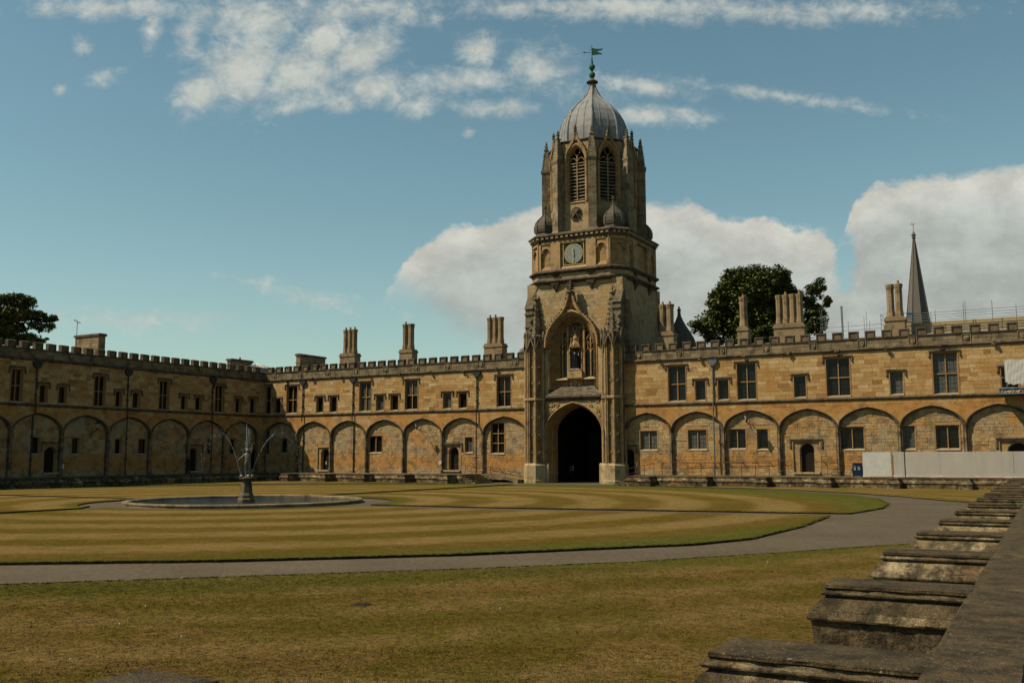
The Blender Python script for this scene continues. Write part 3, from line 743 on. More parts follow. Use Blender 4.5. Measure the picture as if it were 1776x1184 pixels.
def chimney(root, x0, x1, y, ztop, n, nrow=1, slab=None, pots=0):
    b = MB()
    if slab:   # long plain stack
        ya, yb, zb = slab
        b.box(x0, x1, ya, yb, 11.9, ztop - .25); b.box(x0 - .06, x1 + .06, ya - .06, yb + .06, zb, zb + .12)
        c = b.build('chimney', M['chimney'], root, recalc=False)
        rs = courses(ya, yb, 12.2, ztop - .28, [], .3, .4, .8, random.Random(5)); e = MB()
        for (a, b_, c0, d) in rs:
            t = rnd(); e.box(x1 - .01, x1 + .015, a + .008, b_ - .008, c0 + .008, d - .008, t, 'l'); e.box(x0 - .015, x0 + .01, a + .008, b_ - .008, c0 + .008, d - .008, 1 - t, 'r')
        for (a, b_, c0, d) in courses(x0, x1, 12.2, ztop - .28, [], .3, .3, .6, random.Random(6)): e.box(a + .008, b_ - .008, ya - .015, ya + .01, c0 + .008, d - .008, rnd(), 'b')
        e.build('stone_facing', M['chimney'], c, recalc=False, kind='stuff')
        e = MB(); e.prism([(x0 - .13, ztop - .25), (x1 + .13, ztop - .25), (x1 + .13, ztop - .12), (x1, ztop), (x0, ztop), (x0 - .13, ztop - .12)], ya - .13, yb + .13, tone=.2); e.build('chimney_cap', M['weathered'], c)
        if pots:
            for k in range(pots):
                p = MB(); yy = ya + .3 + (yb - ya - .6) * k / max(pots - 1, 1); p.lathe((x0 + x1) / 2, yy, [(.11, ztop - .01), (.10, ztop + .22), (.13, ztop + .25), (.13, ztop + .28)], 8); p.build('chimney_pot', M['jamb'], c)
        return
    w = x1 - x0; sw = w / n; dy = .32 * nrow + .12
    b.box(x0 - .12, x1 + .12, y - dy - .1, y + dy + .1, 11.9, 13.95)
    b.prism([(x0 - .2, 13.95), (x1 + .2, 13.95), (x1 + .2, 14.05), (x1 + .02, 14.35), (x0 - .02, 14.35), (x0 - .2, 14.05)], y - dy - .18, y + dy + .18, tone=.3)
    c = b.build('chimney', M['chimney'], root)
    for r in range(nrow):
        for k in range(n):
            cx = x0 + sw * (k + .5); cy = y + (r - (nrow - 1) / 2) * .72; R = sw * .5
            s_ = MB(); s_.tone = rnd()
            s_.lathe(cx, cy, [(R * 1.12, 14.3), (R * 1.12, 14.5), (R * 1.0, 14.85), (R * .94, 15.0), (R * .94, ztop - .42), (R * 1.04, ztop - .36), (R * 1.04, ztop - .28), (R * 1.13, ztop - .16), (R * 1.13, ztop - .02), (R * .9, ztop)], 8)
            so = s_.build('chimney_shaft', M['chimney'], c)
            if rnd() < .55:
                p = MB(); p.lathe(cx, cy, [(.12, ztop - .02), (.10, ztop + .2), (.12, ztop + .28)], 8); p.build('chimney_pot', M['jamb'], c)

# =============================================================== THE GROUND
def flat(name, pts, z, mat, kind='structure', dz=0.0, soil=None, parent=None):
    bm = bmesh.new(); vs = [bm.verts.new((x, y, z)) for x, y in pts]; f = bm.faces.new(vs); bm.normal_update()
    if f.normal.z < 0: f.normal_flip()
    r = bmesh.ops.triangulate(bm, faces=[f])
    top = list(bm.faces)
    for q in top: q.material_index = 0
    if dz:
        n = len(vs); lowv = [bm.verts.new((x, y, z - dz)) for x, y in pts]
        for k in range(n):
            q = bm.faces.new((vs[k], vs[(k + 1) % n], lowv[(k + 1) % n], lowv[k])); q.material_index = 1
    me = bpy.data.meshes.new(name)
    bmesh.ops.recalc_face_normals(bm, faces=bm.faces) if dz else None
    bm.to_mesh(me); bm.free()
    me.materials.append(mat)
    if soil: me.materials.append(soil)
    return link(name, me, parent, kind)
flat('ground', [(-700, -700), (700, -700), (700, 900), (-700, 900)], -.02, M['path'])
LZ = .052
def jag(pts, amp=.022, step=.3):
    """resample with a slightly hand-cut outline"""
    out = []
    for (x0, y0), (x1, y1) in zip(pts, pts[1:] + pts[:1]):
        L = hypot(x1 - x0, y1 - y0); n = max(1, int(L / step))
        for k in range(n):
            t = k / n; out.append((x0 + (x1 - x0) * t + R_.uniform(-amp, amp), y0 + (y1 - y0) * t + R_.uniform(-amp, amp)))
    return out
def arc(cx, cy, r, a0, a1, n): return [(cx + r * cos(radians(a0 + (a1 - a0) * k / n)), cy + r * sin(radians(a0 + (a1 - a0) * k / n))) for k in range(n + 1)]
NE_EDGE = [(72.05, -45.0), (72.2, -50.0), (72.0, -56.0), (71.1, -58.6), (69.9, -60.1), (66.75, -64.1), (62.6, -67.9), (58.2, -70.9), (53.0, -73.6), (47.0, -75.6), (41.5, -76.4)]
PC = (40.6, -44.6)
# central lawn, four quarters round the pool
q1 = [(48.6, -46.1), (60, -45.6), (71.9, -43.6)] + NE_EDGE[1:] + [(39.4, -76.6), (39.2, -52.7)] + arc(PC[0], PC[1], 8.1, -100, -11, 14)
q2 = [(72.3, -41.3), (72.9, -36), (72.6, -31.9), (71.2, -26), (69.0, -21.5), (65, -17.2), (60, -13.4), (54, -10.4), (47, -8.4), (40, -7.6), (38.7, -7.5), (39.3, -36.8)] + arc(PC[0], PC[1], 8.1, 99, 5, 14) + [(56, -43.7)]
q3 = [(37.3, -7.6), (30, -9.4), (22, -13.6), (15, -19.7), (10.4, -27), (8, -35), (7.3, -43.4)] + [(31.8, -44.0)] + arc(PC[0], PC[1], 8.6, 174, 106, 9) + [(38.0, -36.4)]
q4 = [(7.3, -45.4), (9, -53), (12.5, -60), (18, -67), (25, -72.4), (32, -75.6), (37.9, -76.6), (37.9, -53.2)] + [(36.6, -51.6)] + arc(PC[0], PC[1], 8.6, 240, 182, 8)
for q in (q1, q2, q3, q4): flat('lawn', jag(q), LZ, M['grass'], dz=.12, soil=M['soil'])
# outer lawn in the corners between the ring path and the terraces
X0, X1, Y0, Y1 = 5.6, 78.9, -81.5, -5.6
o_ne = [(X1, Y0)] + [(X1, -57)] + [(77.2, -55.2), (75.9, -56.8), (74.4, -59.4), (71.4, -63.9), (68.6, -67.0), (65.1, -70.4), (62.0, -73.4), (57.5, -76.6), (50, -79.6), (40, -81), (40, Y0)]
o_nw = [(X1, -30)] + [(77.0, -28.6), (74.8, -26.0), (72.0, -21.6), (69.2, -17.9), (64.8, -13.6), (59, -10.0), (53, -7.6), (48.2, -6.4), (48.2, Y1), (X1, Y1)]
o_sw = [(X0, Y1), (31.0, Y1), (31.0, -6.4), (24, -8.6), (17, -12.8), (11, -19), (7.2, -26), (X0, -32)]
o_se = [(X0, Y0), (X0, -57), (8, -63), (14, -70.5), (22, -77), (32, -80.8), (38.5, -81), (38.5, Y0)]
for q in (o_ne, o_nw, o_sw, o_se): flat('outer_lawn', jag(q), LZ - .01, M['grass_outer'], dz=.1, soil=M['soil'])

# mown blades where the lawn is near enough to show them
import numpy as np
def inside(px, py, poly):
    c = np.zeros(len(px), bool); n = len(poly)
    for i in range(n):
        x0, y0 = poly[i]; x1, y1 = poly[(i + 1) % n]
        if y0 == y1: continue
        k = (y0 > py) != (y1 > py); c ^= k & (px < (x1 - x0) * (py - y0) / (y1 - y0) + x0)
    return c
def blades(name, bx, by, mat, z0, seed, per=5, h=(.022, .045), w=.006, spread=.03):
    rg = np.random.default_rng(seed); n = len(bx); N_ = n * per
    x = np.repeat(bx, per) + rg.normal(0, spread, N_); y = np.repeat(by, per) + rg.normal(0, spread, N_)
    a = rg.uniform(0, 2 * np.pi, N_); ln = rg.uniform(0, .9, N_); hh = rg.uniform(h[0], h[1], N_); a2 = rg.uniform(0, 2 * np.pi, N_)
    dist = np.hypot(x - CAM.x, y - CAM.y); ww = w * (1 + dist / 14.0)
    v = np.empty((N_, 3, 3), np.float32)
    v[:, 0] = np.stack([x - np.cos(a) * ww, y - np.sin(a) * ww, np.full(N_, z0 - .004)], 1); v[:, 1] = np.stack([x + np.cos(a) * ww, y + np.sin(a) * ww, np.full(N_, z0 - .004)], 1)
    v[:, 2] = np.stack([x + np.cos(a2) * ln * hh, y + np.sin(a2) * ln * hh, z0 + hh], 1)
    me = bpy.data.meshes.new(name); me.vertices.add(N_ * 3); me.vertices.foreach_set('co', v.ravel())
    me.loops.add(N_ * 3); me.loops.foreach_set('vertex_index', np.arange(N_ * 3, dtype=np.int32)); me.polygons.add(N_); me.polygons.foreach_set('loop_start', np.arange(N_, dtype=np.int32) * 3); me.polygons.foreach_set('loop_total', np.full(N_, 3, dtype=np.int32))
    t = me.attributes.new('tone', 'FLOAT', 'FACE'); t.data.foreach_set('value', np.clip(rg.beta(1.3, 3.0, N_), 0, 1).astype(np.float32)); me.materials.append(mat); me.update(); me.validate()
    o = link(name, me, None, 'stuff'); tag(o, None, 'grass'); return o
rg_ = np.random.default_rng(5)
def scatter(n, rmin, rmax, poly):
    out = []; r = np.sqrt(rg_.uniform(rmin ** 2, rmax ** 2, n)); a = YAW + pi / 2 + rg_.uniform(-.60, .62, n)
    x = CAM.x + r * np.cos(a); y = CAM.y + r * np.sin(a); k = inside(x, y, poly); return x[k], y[k]
pts = [scatter(42000, 5.0, 13, o_ne), scatter(42000, 13, 22, o_ne), scatter(16000, 22, 30, o_ne)]
tag(blades('grass', np.concatenate([p[0] for p in pts]), np.concatenate([p[1] for p in pts]), M['blades_out'], LZ - .01, 1, 5, (.004, .011)), 'short dry mown grass blades of the near lawn')
ex, ey = [], []
for q in (q1, q2):
    for (x0, y0), (x1, y1) in zip(q, q[1:] + q[:1]):
        if hypot((x0 + x1) / 2 - PC[0], (y0 + y1) / 2 - PC[1]) < 20: continue
        n = int(hypot(x1 - x0, y1 - y0) * 26); t = rg_.uniform(0, 1, n); ex.append(x0 + (x1 - x0) * t + rg_.normal(0, .03, n)); ey.append(y0 + (y1 - y0) * t + rg_.normal(0, .03, n))
p = o_ne[2:11]
for (x0, y0), (x1, y1) in zip(p, p[1:]):
    n = int(hypot(x1 - x0, y1 - y0) * 40); t = rg_.uniform(0, 1, n); ex.append(x0 + (x1 - x0) * t + rg_.normal(0, .03, n)); ey.append(y0 + (y1 - y0) * t + rg_.normal(0, .03, n))
tag(blades('edge_grass', np.concatenate(ex), np.concatenate(ey), M['blades_in'], LZ - .01, 2, 6, (.012, .032), .005, .03), 'ragged green grass fringe along the cut lawn edges')
# daisies and pale specks in the near turf
dx, dy = scatter(34, 8, 40, o_ne); b_ = MB()
for x, y in zip(dx, dy): b_.lathe(float(x), float(y), [(.002, LZ), (.012, LZ + .035), (.0, LZ + .04)], 5)
tag(b_.build('daisy', M['white'], None, recalc=False, kind='stuff'), 'tiny scattered white daisies in the near lawn', 'flowers')
# =============================================================== THE TERRACE
TH = .83
PROF = [(.135, -.1), (.135, .27), (.145, .29), (.15, .385), (.195, .40), (.205, .425), (.17, .50), (.150, .505), (.150, .52), (.118, .57), (.045, .645), (.0, .672), (-.01, .688), (.04, .705), (.05, .725), (.045, .74), (-.01, .748), (-.02, .775)]
CAPP = [(.01, .70), (.115, .705), (.13, .73), (.125, .80), (.10, TH), (.02, TH)]
def wall_profile(name, a, b, edge, axis, out, parent):
    """a..b along the wall, edge = position of the face, out = +1/-1 direction towards the quad"""
    mb = MB(); step = 1.1; xs = [a]
    while xs[-1] < b - .3: xs.append(min(b, xs[-1] + R_.uniform(.9, 1.5)))
    sec = [(edge + out * o, z) for o, z in PROF] + [(edge - out * .45, .77), (edge - out * .45, -.1)]
    for p, q in zip(xs[:-1], xs[1:]):
        j = R_.uniform(-.012, .012); t = min(1, max(0, R_.gauss(.45, .25))); s2 = [(u + out * j, z) for u, z in sec]
        if axis == 'x': mb.prism(s2, p + .004, q - .004, 'x', t)
        else: mb.prism(s2, p + .004, q - .004, 'y', t)
    return mb.build(name, M['terrace'], parent)
def rough_box(mb, x0, x1, y0, y1, z0, z1, step, amp, seed, tone=.5, round_=.02):
    """slab with a subdivided worn edge"""
    def ring(off, z):
        pts = []
        c = [(x0 - off, y0 - off), (x1 + off, y0 - off), (x1 + off, y1 + off), (x0 - off, y1 + off)]
        for ei, ((ax, ay), (bx, by)) in enumerate(zip(c, c[1:] + c[:1])):
            n = max(1, int((x1 - x0, y1 - y0)[ei % 2] / step))
            for k in range(n):
                t = k / n; px = ax + (bx - ax) * t; py = ay + (by - ay) * t
                v_ = noise.noise(Vector((px * 3.1 + seed, py * 3.1, z * 9))) * amp + noise.noise(Vector((px * 11 + seed, py * 11, z * 25))) * amp * .7
                mx, my = (x0 + x1) / 2, (y0 + y1) / 2; dl = hypot(px - mx, py - my)
                pts.append((px + (px - mx) / dl * v_, py + (py - my) / dl * v_, z + noise.noise(Vector((px * 5, py * 5, seed))) * amp * .25))
        return pts
    rows = [ring(-.05, z0), ring(-.012, z0 + .003), ring(.004, z0 + (z1 - z0) * .3), ring(-.003, z0 + (z1 - z0) * .6), ring(0, z1 - .012), ring(-round_ * .6, z1), ring(-.12, z1 + .002)]
    i0 = mb.grid(rows, True, tone); n = len(rows[0]); k = i0 + 6 * n
    mb.f.append(tuple(k + q for q in range(n))); mb.t.append(tone); mb.m.append(0)
    return n
def coping(parent, a, b, edge, axis, out, wid, near=None, zt=TH):
    if near is not None:      # pale mortar showing in the joints
        mj = MB(); mj.box(min(edge - out * .02, edge - out * (wid - .02)), max(edge - out * .02, edge - out * (wid - .02)), a, b, .73, zt - .006); mj.build('mortar_bed', M['mortar'], parent, recalc=False)
    x = a; i = 0
    while x < b - .05:
        l = R_.uniform(1.1, 2.1); e = min(b, x + l)
        if b - e < .5: e = b
        cx = (x + e) / 2; L = e - x - .012
        d = abs(cx - near) if near is not None else 99
        st = .05 if d < 12 else (.12 if d < 25 else .4)
        mb = MB(); cw = wid / 2
        rough_box(mb, -L / 2, L / 2, -cw, cw, .772 - zt, 0, st, .007 if d < 25 else 0, i * 7.3, R_.uniform(.2, .9), .012)
        mid = edge - out * cw
        loc = (cx, mid, zt) if axis == 'x' else (mid, cx, zt)
        o = mb.build('coping_stone', M['coping'], parent, smooth=True, loc=loc)
        if axis == 'y': o.rotation_euler = (0, 0, pi / 2)
        x = e; i += 1
t_w1 = thing('terrace_wall', 'low weathered terrace wall below the sunlit arches, from the shaded corner to the steps beside the gate', 'wall', (0, 0, 0))
wall_profile('wall_course', 5.4, 30.6, -5.5, 'x', -1, t_w1); coping(t_w1, 5.4, 30.6, -5.5, 'x', -1, .6)
t_w2 = thing('terrace_wall', 'low weathered terrace wall below the railings and white hoarding, right of the gate', 'wall', (0, 0, 0))
wall_profile('wall_course', 47.4, 79.1, -5.5, 'x', -1, t_w2); coping(t_w2, 47.4, 79.7, -5.5, 'x', -1, .6)
t_s = thing('terrace_wall', 'long dark terrace wall in the shadow at the left', 'wall', (0, 0, 0))
wall_profile('wall_course', -60, -5.6, 5.4, 'y', 1, t_s); coping(t_s, -60, -5.6, 5.4, 'y', 1, .6)
t_n = thing('terrace_wall', 'nearest terrace wall, its broad lichened coping running away along the right edge', 'wall', (0, 0, 0))
wall_profile('wall_course', -84.5, -5.6, 79.1, 'y', -1, t_n); coping(t_n, -84.5, -6.1, 79.1, 'y', -1, .69, near=-82)
t_e = thing('terrace_wall', 'terrace wall just below the frame behind the stone stub at the lower left', 'wall', (0, 0, 0))
wall_profile('wall_course', 60, 78.9, -81.7, 'x', 1, t_e); coping(t_e, 60, 79.0, -81.7, 'x', 1, .69)
def paving(name, x0, x1, y0, y1, z):
    mb = MB(); mb.box(x0, x1, y0, y1, -.1, z); return mb.build(name, M['terrace'], None, recalc=False, kind='structure')
paving('terrace_paving', 0, 30.6, -5.05, .6, ZT - .02); paving('terrace_paving', 47.4, 84.6, -5.05, .6, ZT - .02)
paving('terrace_paving', 0, 4.9, -60, -5.06, ZT - .02); paving('terrace_paving', 79.6, 86, -90, -5.07, .56); paving('terrace_paving', 60, 79.55, -90, -82.2, .56)

def make_pier(loc, rz, near, label, seed, group):
    """local +x points out into the quad, x=0 on the wall face"""
    t = thing('stone_pier', label, 'pier stub', loc, rz, group)
    L = 1.70; hw = .40; st = {0: .045, 1: .09, 2: .3}[near]; amp = {0: .012, 1: .009, 2: 0.0}[near]
    mb = MB(); rough_box(mb, -.04, L, -hw, hw, .77, TH + R_.uniform(-.004, .01), st, amp * 1.6, seed * 3.7, R_.uniform(.25, .7), .03)
    if near < 2:
        for i, f in enumerate(mb.f): pass
    cap = mb.build('cap_slab', [M['coping'] if seed == 60 else M['coping']], t, smooth=True)
    core = [(o - .10, z) for o, z in PROF]
    parts = [('base_block', 0, 4), ('plinth_moulding', 3, 9), ('shaft_block', 8, 13), ('neck_moulding', 12, 18)]
    for nm, a, b in parts:
        mb = MB(); rows = []
        for o, z in PROF[a:b]:
            x1 = L + o; h = hw + o; ring = []
            c = [(-.04, -h), (x1, -h), (x1, h), (-.04, h)]
            for (ax, ay), (bx, by) in zip(c[:-1], c[1:]):
                n = max(1, int((L if ax != bx else 2 * hw) / st))
                for k in range(n + (1 if (bx, by) == c[-1] else 0)):
                    q = k / n; px = ax + (bx - ax) * q; py = ay + (by - ay) * q
                    v_ = noise.noise(Vector((px * 4 + seed * 5.1, py * 4, z * 6))) * amp + noise.noise(Vector((px * 13 + seed, py * 13, z * 19))) * amp * .8
                    mx, my = .8, 0; dl = max(.2, hypot(px - mx, py - my)); ring.append((px + (px - mx) / dl * v_, py + (py - my) / dl * v_, z))
            rows.append(ring)
        mb.grid(rows, tone=.5)
        if nm != 'neck_moulding':
            # tone by block along the length so the stones differ
            cut = [.55 + R_.uniform(-.1, .1), 1.15 + R_.uniform(-.1, .1)]; tn = [R_.random() for _ in range(3)]
            for i, f in enumerate(mb.f):
                x = mb.v[f[0]][0]; mb.t[i] = tn[0 if x < cut[0] else 1 if x < cut[1] else 2]
        mb.build(nm, M['terrace'], t, smooth=True)
    return t
ordn = ['nearest', 'second', 'third', 'fourth', 'fifth', 'sixth', 'seventh', 'eighth', 'ninth', 'tenth', 'eleventh', 'twelfth', 'thirteenth', 'fourteenth', 'fifteenth']
extra = {0: 'nearest stone pier stub with a broad lichened cap slab at the lower right corner', 1: 'stone pier stub behind the nearest one, beside a green patch of grass',
         2: 'third stone pier stub from the front, its side partly pale grey', 3: 'fourth stone pier stub from the front, level with the bend of the path',
         4: 'fifth stone pier stub from the front, with a bright broken patch at its corner', 5: 'sixth stone pier stub from the front, brown moulding under its cap'}
G_N = 'stone pier stubs along the right-hand terrace wall'
for k in range(15):
    y = -76.83 + 4.94 * k if k else -76.83
    make_pier((79.1, y, 0), pi, 0 if k < 2 else 1 if k < 5 else 2, extra.get(k, ordn[k] + ' stone pier stub from the front in the receding row beside the right-hand wall'), k + 1, G_N)
G_W = 'stone pier stubs along the far terrace wall'
wl = ['leftmost pier stub of the far wall, beside the dark corner', 'second pier stub from the left on the far wall, left of the drainpipe', 'third pier stub from the left on the far wall, below the two-light window', 'fourth pier stub from the left on the far wall, below the bracket lantern', 'fifth pier stub from the left on the far wall, beside the steps and doorway']
for k, x in enumerate([9.85, 14.78, 19.7, 24.6, 29.5]): make_pier((x, -5.5, 0), -pi / 2, 2, wl[k], 30 + k, G_W)
wr = ['first pier stub right of the gate on the far wall', 'second pier stub right of the gate, below the blue-grey drainpipe', 'third pier stub right of the gate, below the right-hand lantern', 'fourth pier stub right of the gate, right of the doorway', 'fifth pier stub right of the gate, below the gap in the white hoarding', 'rightmost pier stub of the far wall, almost hidden by the near row']
for k, x in enumerate([49.75, 54.7, 59.6, 64.55, 69.5, 74.4]): make_pier((x, -5.5, 0), -pi / 2, 2, wr[k], 40 + k, G_W)
G_S = 'pier stubs in the shade at the left'
for k in range(7): make_pier((5.4, -10.2 - 4.95 * k, 0), 0, 2, ['dark pier stub nearest the corner in the shaded wall at the left', 'second dark pier stub from the corner in the shaded wall', 'third dark pier stub from the corner in the shaded wall', 'fourth dark pier stub from the corner in the shaded wall', 'fifth dark pier stub from the corner in the shaded wall', 'sixth dark pier stub from the corner in the shaded wall', 'dark pier stub farthest from the corner, at the left edge of the picture'][k], 50 + k, G_S)
make_pier((74.12, -81.7, 0), pi / 2, 1, 'isolated pier stub whose pale flat top just shows at the bottom left', 60, None)
del_me = None

# steps up to the terrace beside the gate
def steps(label, x0, x1, n, y0, y1, sgn):
    t = thing('steps', label, 'steps', (0, 0, 0))
    for k in range(n):
        z = TH - (k + 1) * TH / (n + 1); h = MB(); L = .36
        a = x0 + sgn * k * L
        h.box(min(a, a + sgn * L) - (.0), max(a, a + sgn * L), y0, y1, -.05, z, R_.random()); h.box(min(a, a + sgn * (L + .04)), max(a, a + sgn * (L + .04)), y0 - .03, y1, z - .05, z + .004, .9)
        h.build('step', M['terrace'], t)
steps('short flight of worn steps going down from the terrace just left of the gate', 30.6, 33, 4, -5.6, -2.2, 1)
steps('small steps with loose stones at the doorway just right of the gate', 47.4, 46, 3, -4.4, -1.2, -1)
ps = MB(); ps.box(30.6, 34.8, -2.2, .5, -.1, .3); ps.prism([(30.6, .83), (34.7, .05), (30.6, .05)], -2.2, .46); ps.build('terrace_ramp', M['terrace'], None, kind='structure')
ps = MB(); ps.prism([(47.4, .83), (45.2, .35), (45.2, .0), (47.4, .0)], -1.2, .46); ps.build('terrace_ramp', M['terrace'], None, kind='structure')
for k, (x, y, lb) in enumerate([(46.4, -5.3, 'left one of the two loose stone blocks on the path beside the gate'), (47.35, -6.2, 'right one of the two loose stone blocks, against the terrace wall end')]):
    b = MB(); rough_box(b, -.25, .25, -.15, .15, 0, .17, .1, .01, k * 3.); tag(b.build('stone_block', M['terrace'], None, smooth=True, loc=(x, y, -.02)), lb, 'stone', 'loose stones by the gate')

exec_rest = True
# =============================================================== THE RANGES
B2 = dict(lights=2, rows=2); S1 = dict(lights=1, rows=1); L2 = dict(lights=2, rows=1, arched=True); T2 = dict(lights=2, rows=3)
def W4(a, b, z0, z1, d, **k): return (a, b, z0, z1, dict(d, **k))
left = thing('college_range', 'sunlit two-storey stone range with blind arches between the dark corner and the gate tower', 'building', (0, 0, 0))
upL = [W4(-.1, .95, 7.55, 10.7, B2), W4(1.55, 2.5, 7.6, 9.2, S1), W4(3.42, 5.0, 7.53, 10.6, B2), W4(7.82, 8.8, 7.5, 9.2, S1), W4(9.75, 10.75, 7.5, 9.2, S1), W4(13.87, 15.45, 7.5, 10.6, B2, blind=2),
       W4(16.15, 17.18, 7.5, 9.1, S1, blind=1), W4(18.08, 19.08, 7.5, 9.1, S1), W4(19.95, 21.58, 7.52, 10.6, B2, blind=1), W4(24.8, 25.8, 7.5, 9.1, S1, blind=1), W4(26.7, 27.7, 7.5, 9.05, S1), W4(31.23, 32.87, 7.52, 10.58, B2)]
upL[0] = W4(.12, .98, 7.55, 10.7, dict(lights=1, rows=2))
loL = [W4(.1, .62, 2.85, 6.0, dict(lights=1, rows=2)), W4(2.4, 3.35, 3.03, 4.72, S1), W4(14.95, 16.76, 3.0, 4.8, L2), W4(27.25, 28.2, 2.95, 4.52, S1, blind=1), W4(30.35, 31.9, 2.85, 5.9, T2, glass='glass_sq')]
drL = [W4(7.9, 9.5, 1.13, 3.7, dict(hood=False, opening=(8.35, 9.4))), W4(24.7, 26.7, 1.17, 3.76, dict(opening=(25.3, 26.35)))]
pilL = [.12] + [5.0 + 4.915 * i for i in range(7)]; pilL[-1] = 34.6
nearL = lambda r: -r[0] * .25 + 0 * r[2]
range_building(left, 0.0, 34.85, upL, loL, drL, pilL, 1.36, [(5.9, ZT, 10.75, 0, 'pipe_dark', True), (13.05, ZT, 10.75, 0, 'pipe_dark', True), (28.94, ZT, 10.75, 0, 'pipe_dark', False)],
    [(2.05, 2.65, 3, 14.75, 1, 1, (3.0, 7.6, 14.55 - .9)), (9.15, 11.05, 3.0, 17.1, 3, 1, None), (17.5, 18.95, 3.0, 17.2, 2, 1, None), (28.4, 30.35, 3.0, 17.15, 3, 1, None)], nearL, 300, seed=3)
right = thing('college_range', 'sunlit stone range with blind arches right of the gate tower, behind the railings and hoarding', 'building', (0, 0, 0))
upR = [W4(49.49, 51.15, 7.53, 10.7, B2, glass='glass_sq'), W4(52.05, 53.0, 7.53, 9.3, S1), W4(54.17, 55.12, 7.53, 9.3, S1), W4(55.93, 57.6, 7.48, 10.67, B2, glass='glass_sq'), W4(60.9, 61.9, 7.53, 9.35, S1, glass='glass_sq'),
       W4(63.65, 65.57, 7.53, 10.72, B2, glass='glass_sq'), W4(68.75, 69.75, 7.53, 9.33, S1, blind=1), W4(72.07, 73.9, 7.45, 10.75, B2, blind=2, arched=True), W4(77.0, 78.2, 7.5, 9.3, S1)]
loR = [W4(46.46, 48.13, 3.1, 4.87, L2, blind=1), W4(51.1, 52.83, 3.12, 4.88, L2, blind=1), W4(54.85, 56.39, 3.15, 4.9, L2), W4(57.4, 58.36, 3.1, 4.86, dict(lights=1, rows=1, arched=True)), W4(64.44, 66.37, 3.04, 4.93, L2),
       W4(69.4, 70.35, 3.04, 4.92, dict(lights=1, rows=1, blind=1)), W4(71.9, 73.65, 3.02, 4.94, L2, blind=0)]
drR = [W4(44.75, 45.85, .6, 3.4, dict(opening=(44.9, 45.75))), W4(60.5, 62.7, 1.13, 3.8, dict(opening=(61.1, 62.2))), W4(76.5, 79.0, 1.13, 3.7, dict(opening=(77.1, 78.5)))]
pilR = [45.0] + [49.65 + 4.915 * i for i in range(8)]
nearR = lambda r: -r[0] * .25
range_building(right, 45.15, 84.0, upR, loR, drR, pilR, 46.65, [(53.74, ZT, 10.75, 0, 'pipe_blue', False), (79.6, ZT, 10.75, 0, 'pipe_dark', False)],
    [(47.65, 49.1, 3.0, 17.05, 2, 1, None), (55.5, 56.25, 3.0, 17.15, 1, 1, None), (58.85, 61.3, 3.0, 17.05, 4, 1, None), (68.35, 69.7, 3.0, 17.2, 2, 1, None)], nearR, 300, detail=(45.2, 81), seed=4)
south = thing('college_range', 'shadowed stone range along the left side with crenellated parapet and dark blind arches', 'building', (0, 0, 0), pi / 2)
upS = [W4(-31.8, -30.7, 7.5, 10.35, B2), W4(-28.96, -28.2, 7.5, 9.1, S1), W4(-27.0, -26.17, 7.53, 9.07, S1), W4(-23.18, -21.92, 7.45, 10.35, B2), W4(-20.72, -20.0, 7.45, 9.0, S1), W4(-18.7, -17.8, 7.45, 9.0, S1),
       W4(-15.38, -14.12, 7.45, 10.4, B2), W4(-12.5, -11.65, 7.55, 9.03, S1), W4(-10.5, -9.62, 7.55, 8.97, S1), W4(-7.7, -6.38, 7.5, 10.38, B2), W4(-4.6, -3.76, 7.55, 9.12, S1), W4(-2.3, -1.38, 7.55, 9.22, S1)]
loS = [W4(-29.3, -28.5, 2.88, 4.38, S1), W4(-25.2, -24.36, 2.88, 4.37, S1), W4(-20.4, -19.6, 2.9, 4.36, S1), W4(-17.55, -16.52, 2.9, 4.4, S1), W4(-8.4, -7.7, 2.9, 4.53, S1), W4(-5.0, -4.2, 2.9, 4.58, S1)]
drS = [W4(-28.1, -26.5, 1.2, 3.75, dict(opening=(-27.83, -26.75))), W4(-11.2, -9.3, 1.1, 3.7, dict(opening=(-10.9, -9.6))), W4(-1.75, -.45, 1.1, 3.7, dict(opening=(-1.5, -.6)))]
pilS = [-1.0 - 5.08 * k for k in range(12)][::-1]
range_building(south, -62, .0, upS, loS, drS, pilS, -1.9, [(-29.38, ZT, 10.7, 0, 'pipe_dark', True), (-19.37, ZT, 10.7, 0, 'pipe_dark', False), (-8.16, ZT, 10.7, 0, 'pipe_dark', False)],
    [(-20.6, -19.83, 3.3, 14.95, 1, 1, (3.0, 6.6, 13.0)), (.2, 3.8, 6, 14.35, 1, 1, (5.7, 6.3, 13.4), 9)], lambda r: -r[0], 300, detail=(-36, 0), seed=5)
# glazed skylight behind the corner
sk = thing('skylight', 'small white glazed pyramid skylight rising behind the battlements at the dark corner', 'skylight', (-5, 4, 12.6))
m_ = MB(); ap = (0, -.3, 1.4); cs = [(-1.6, -1.7, .75), (1.6, -1.7, .75), (1.6, 1.7, .75), (-1.6, 1.7, .75)]
for a, b in zip(cs, cs[1:] + cs[:1]): m_.face([a, b, ap])
m_.build('glazing', M['glass_blind'], sk)
m_ = MB(); m_.box(-1.6, 1.6, -1.7, 1.7, -.6, .74); m_.build('kerb', M['lead'], sk)
m_ = MB()
for a, b in zip(cs, cs[1:] + cs[:1]):
    A = Vector(a); B_ = Vector(b)
    for k in range(6): m_.tube([A.lerp(B_, k / 6), Vector(ap).lerp(A.lerp(B_, k / 6), .02)], .03, 4)
m_.build('glazing_bar', M['white'], sk)
ae = thing('television_aerial', 'thin television aerial on a mast beside the plain chimney slab at the left', 'aerial', (-3, -23.15, 12.2))
m_ = MB(); m_.tube([(0, 0, -.2), (0, 0, 3.6)], .03, 6); m_.build('mast', M['iron'], ae)
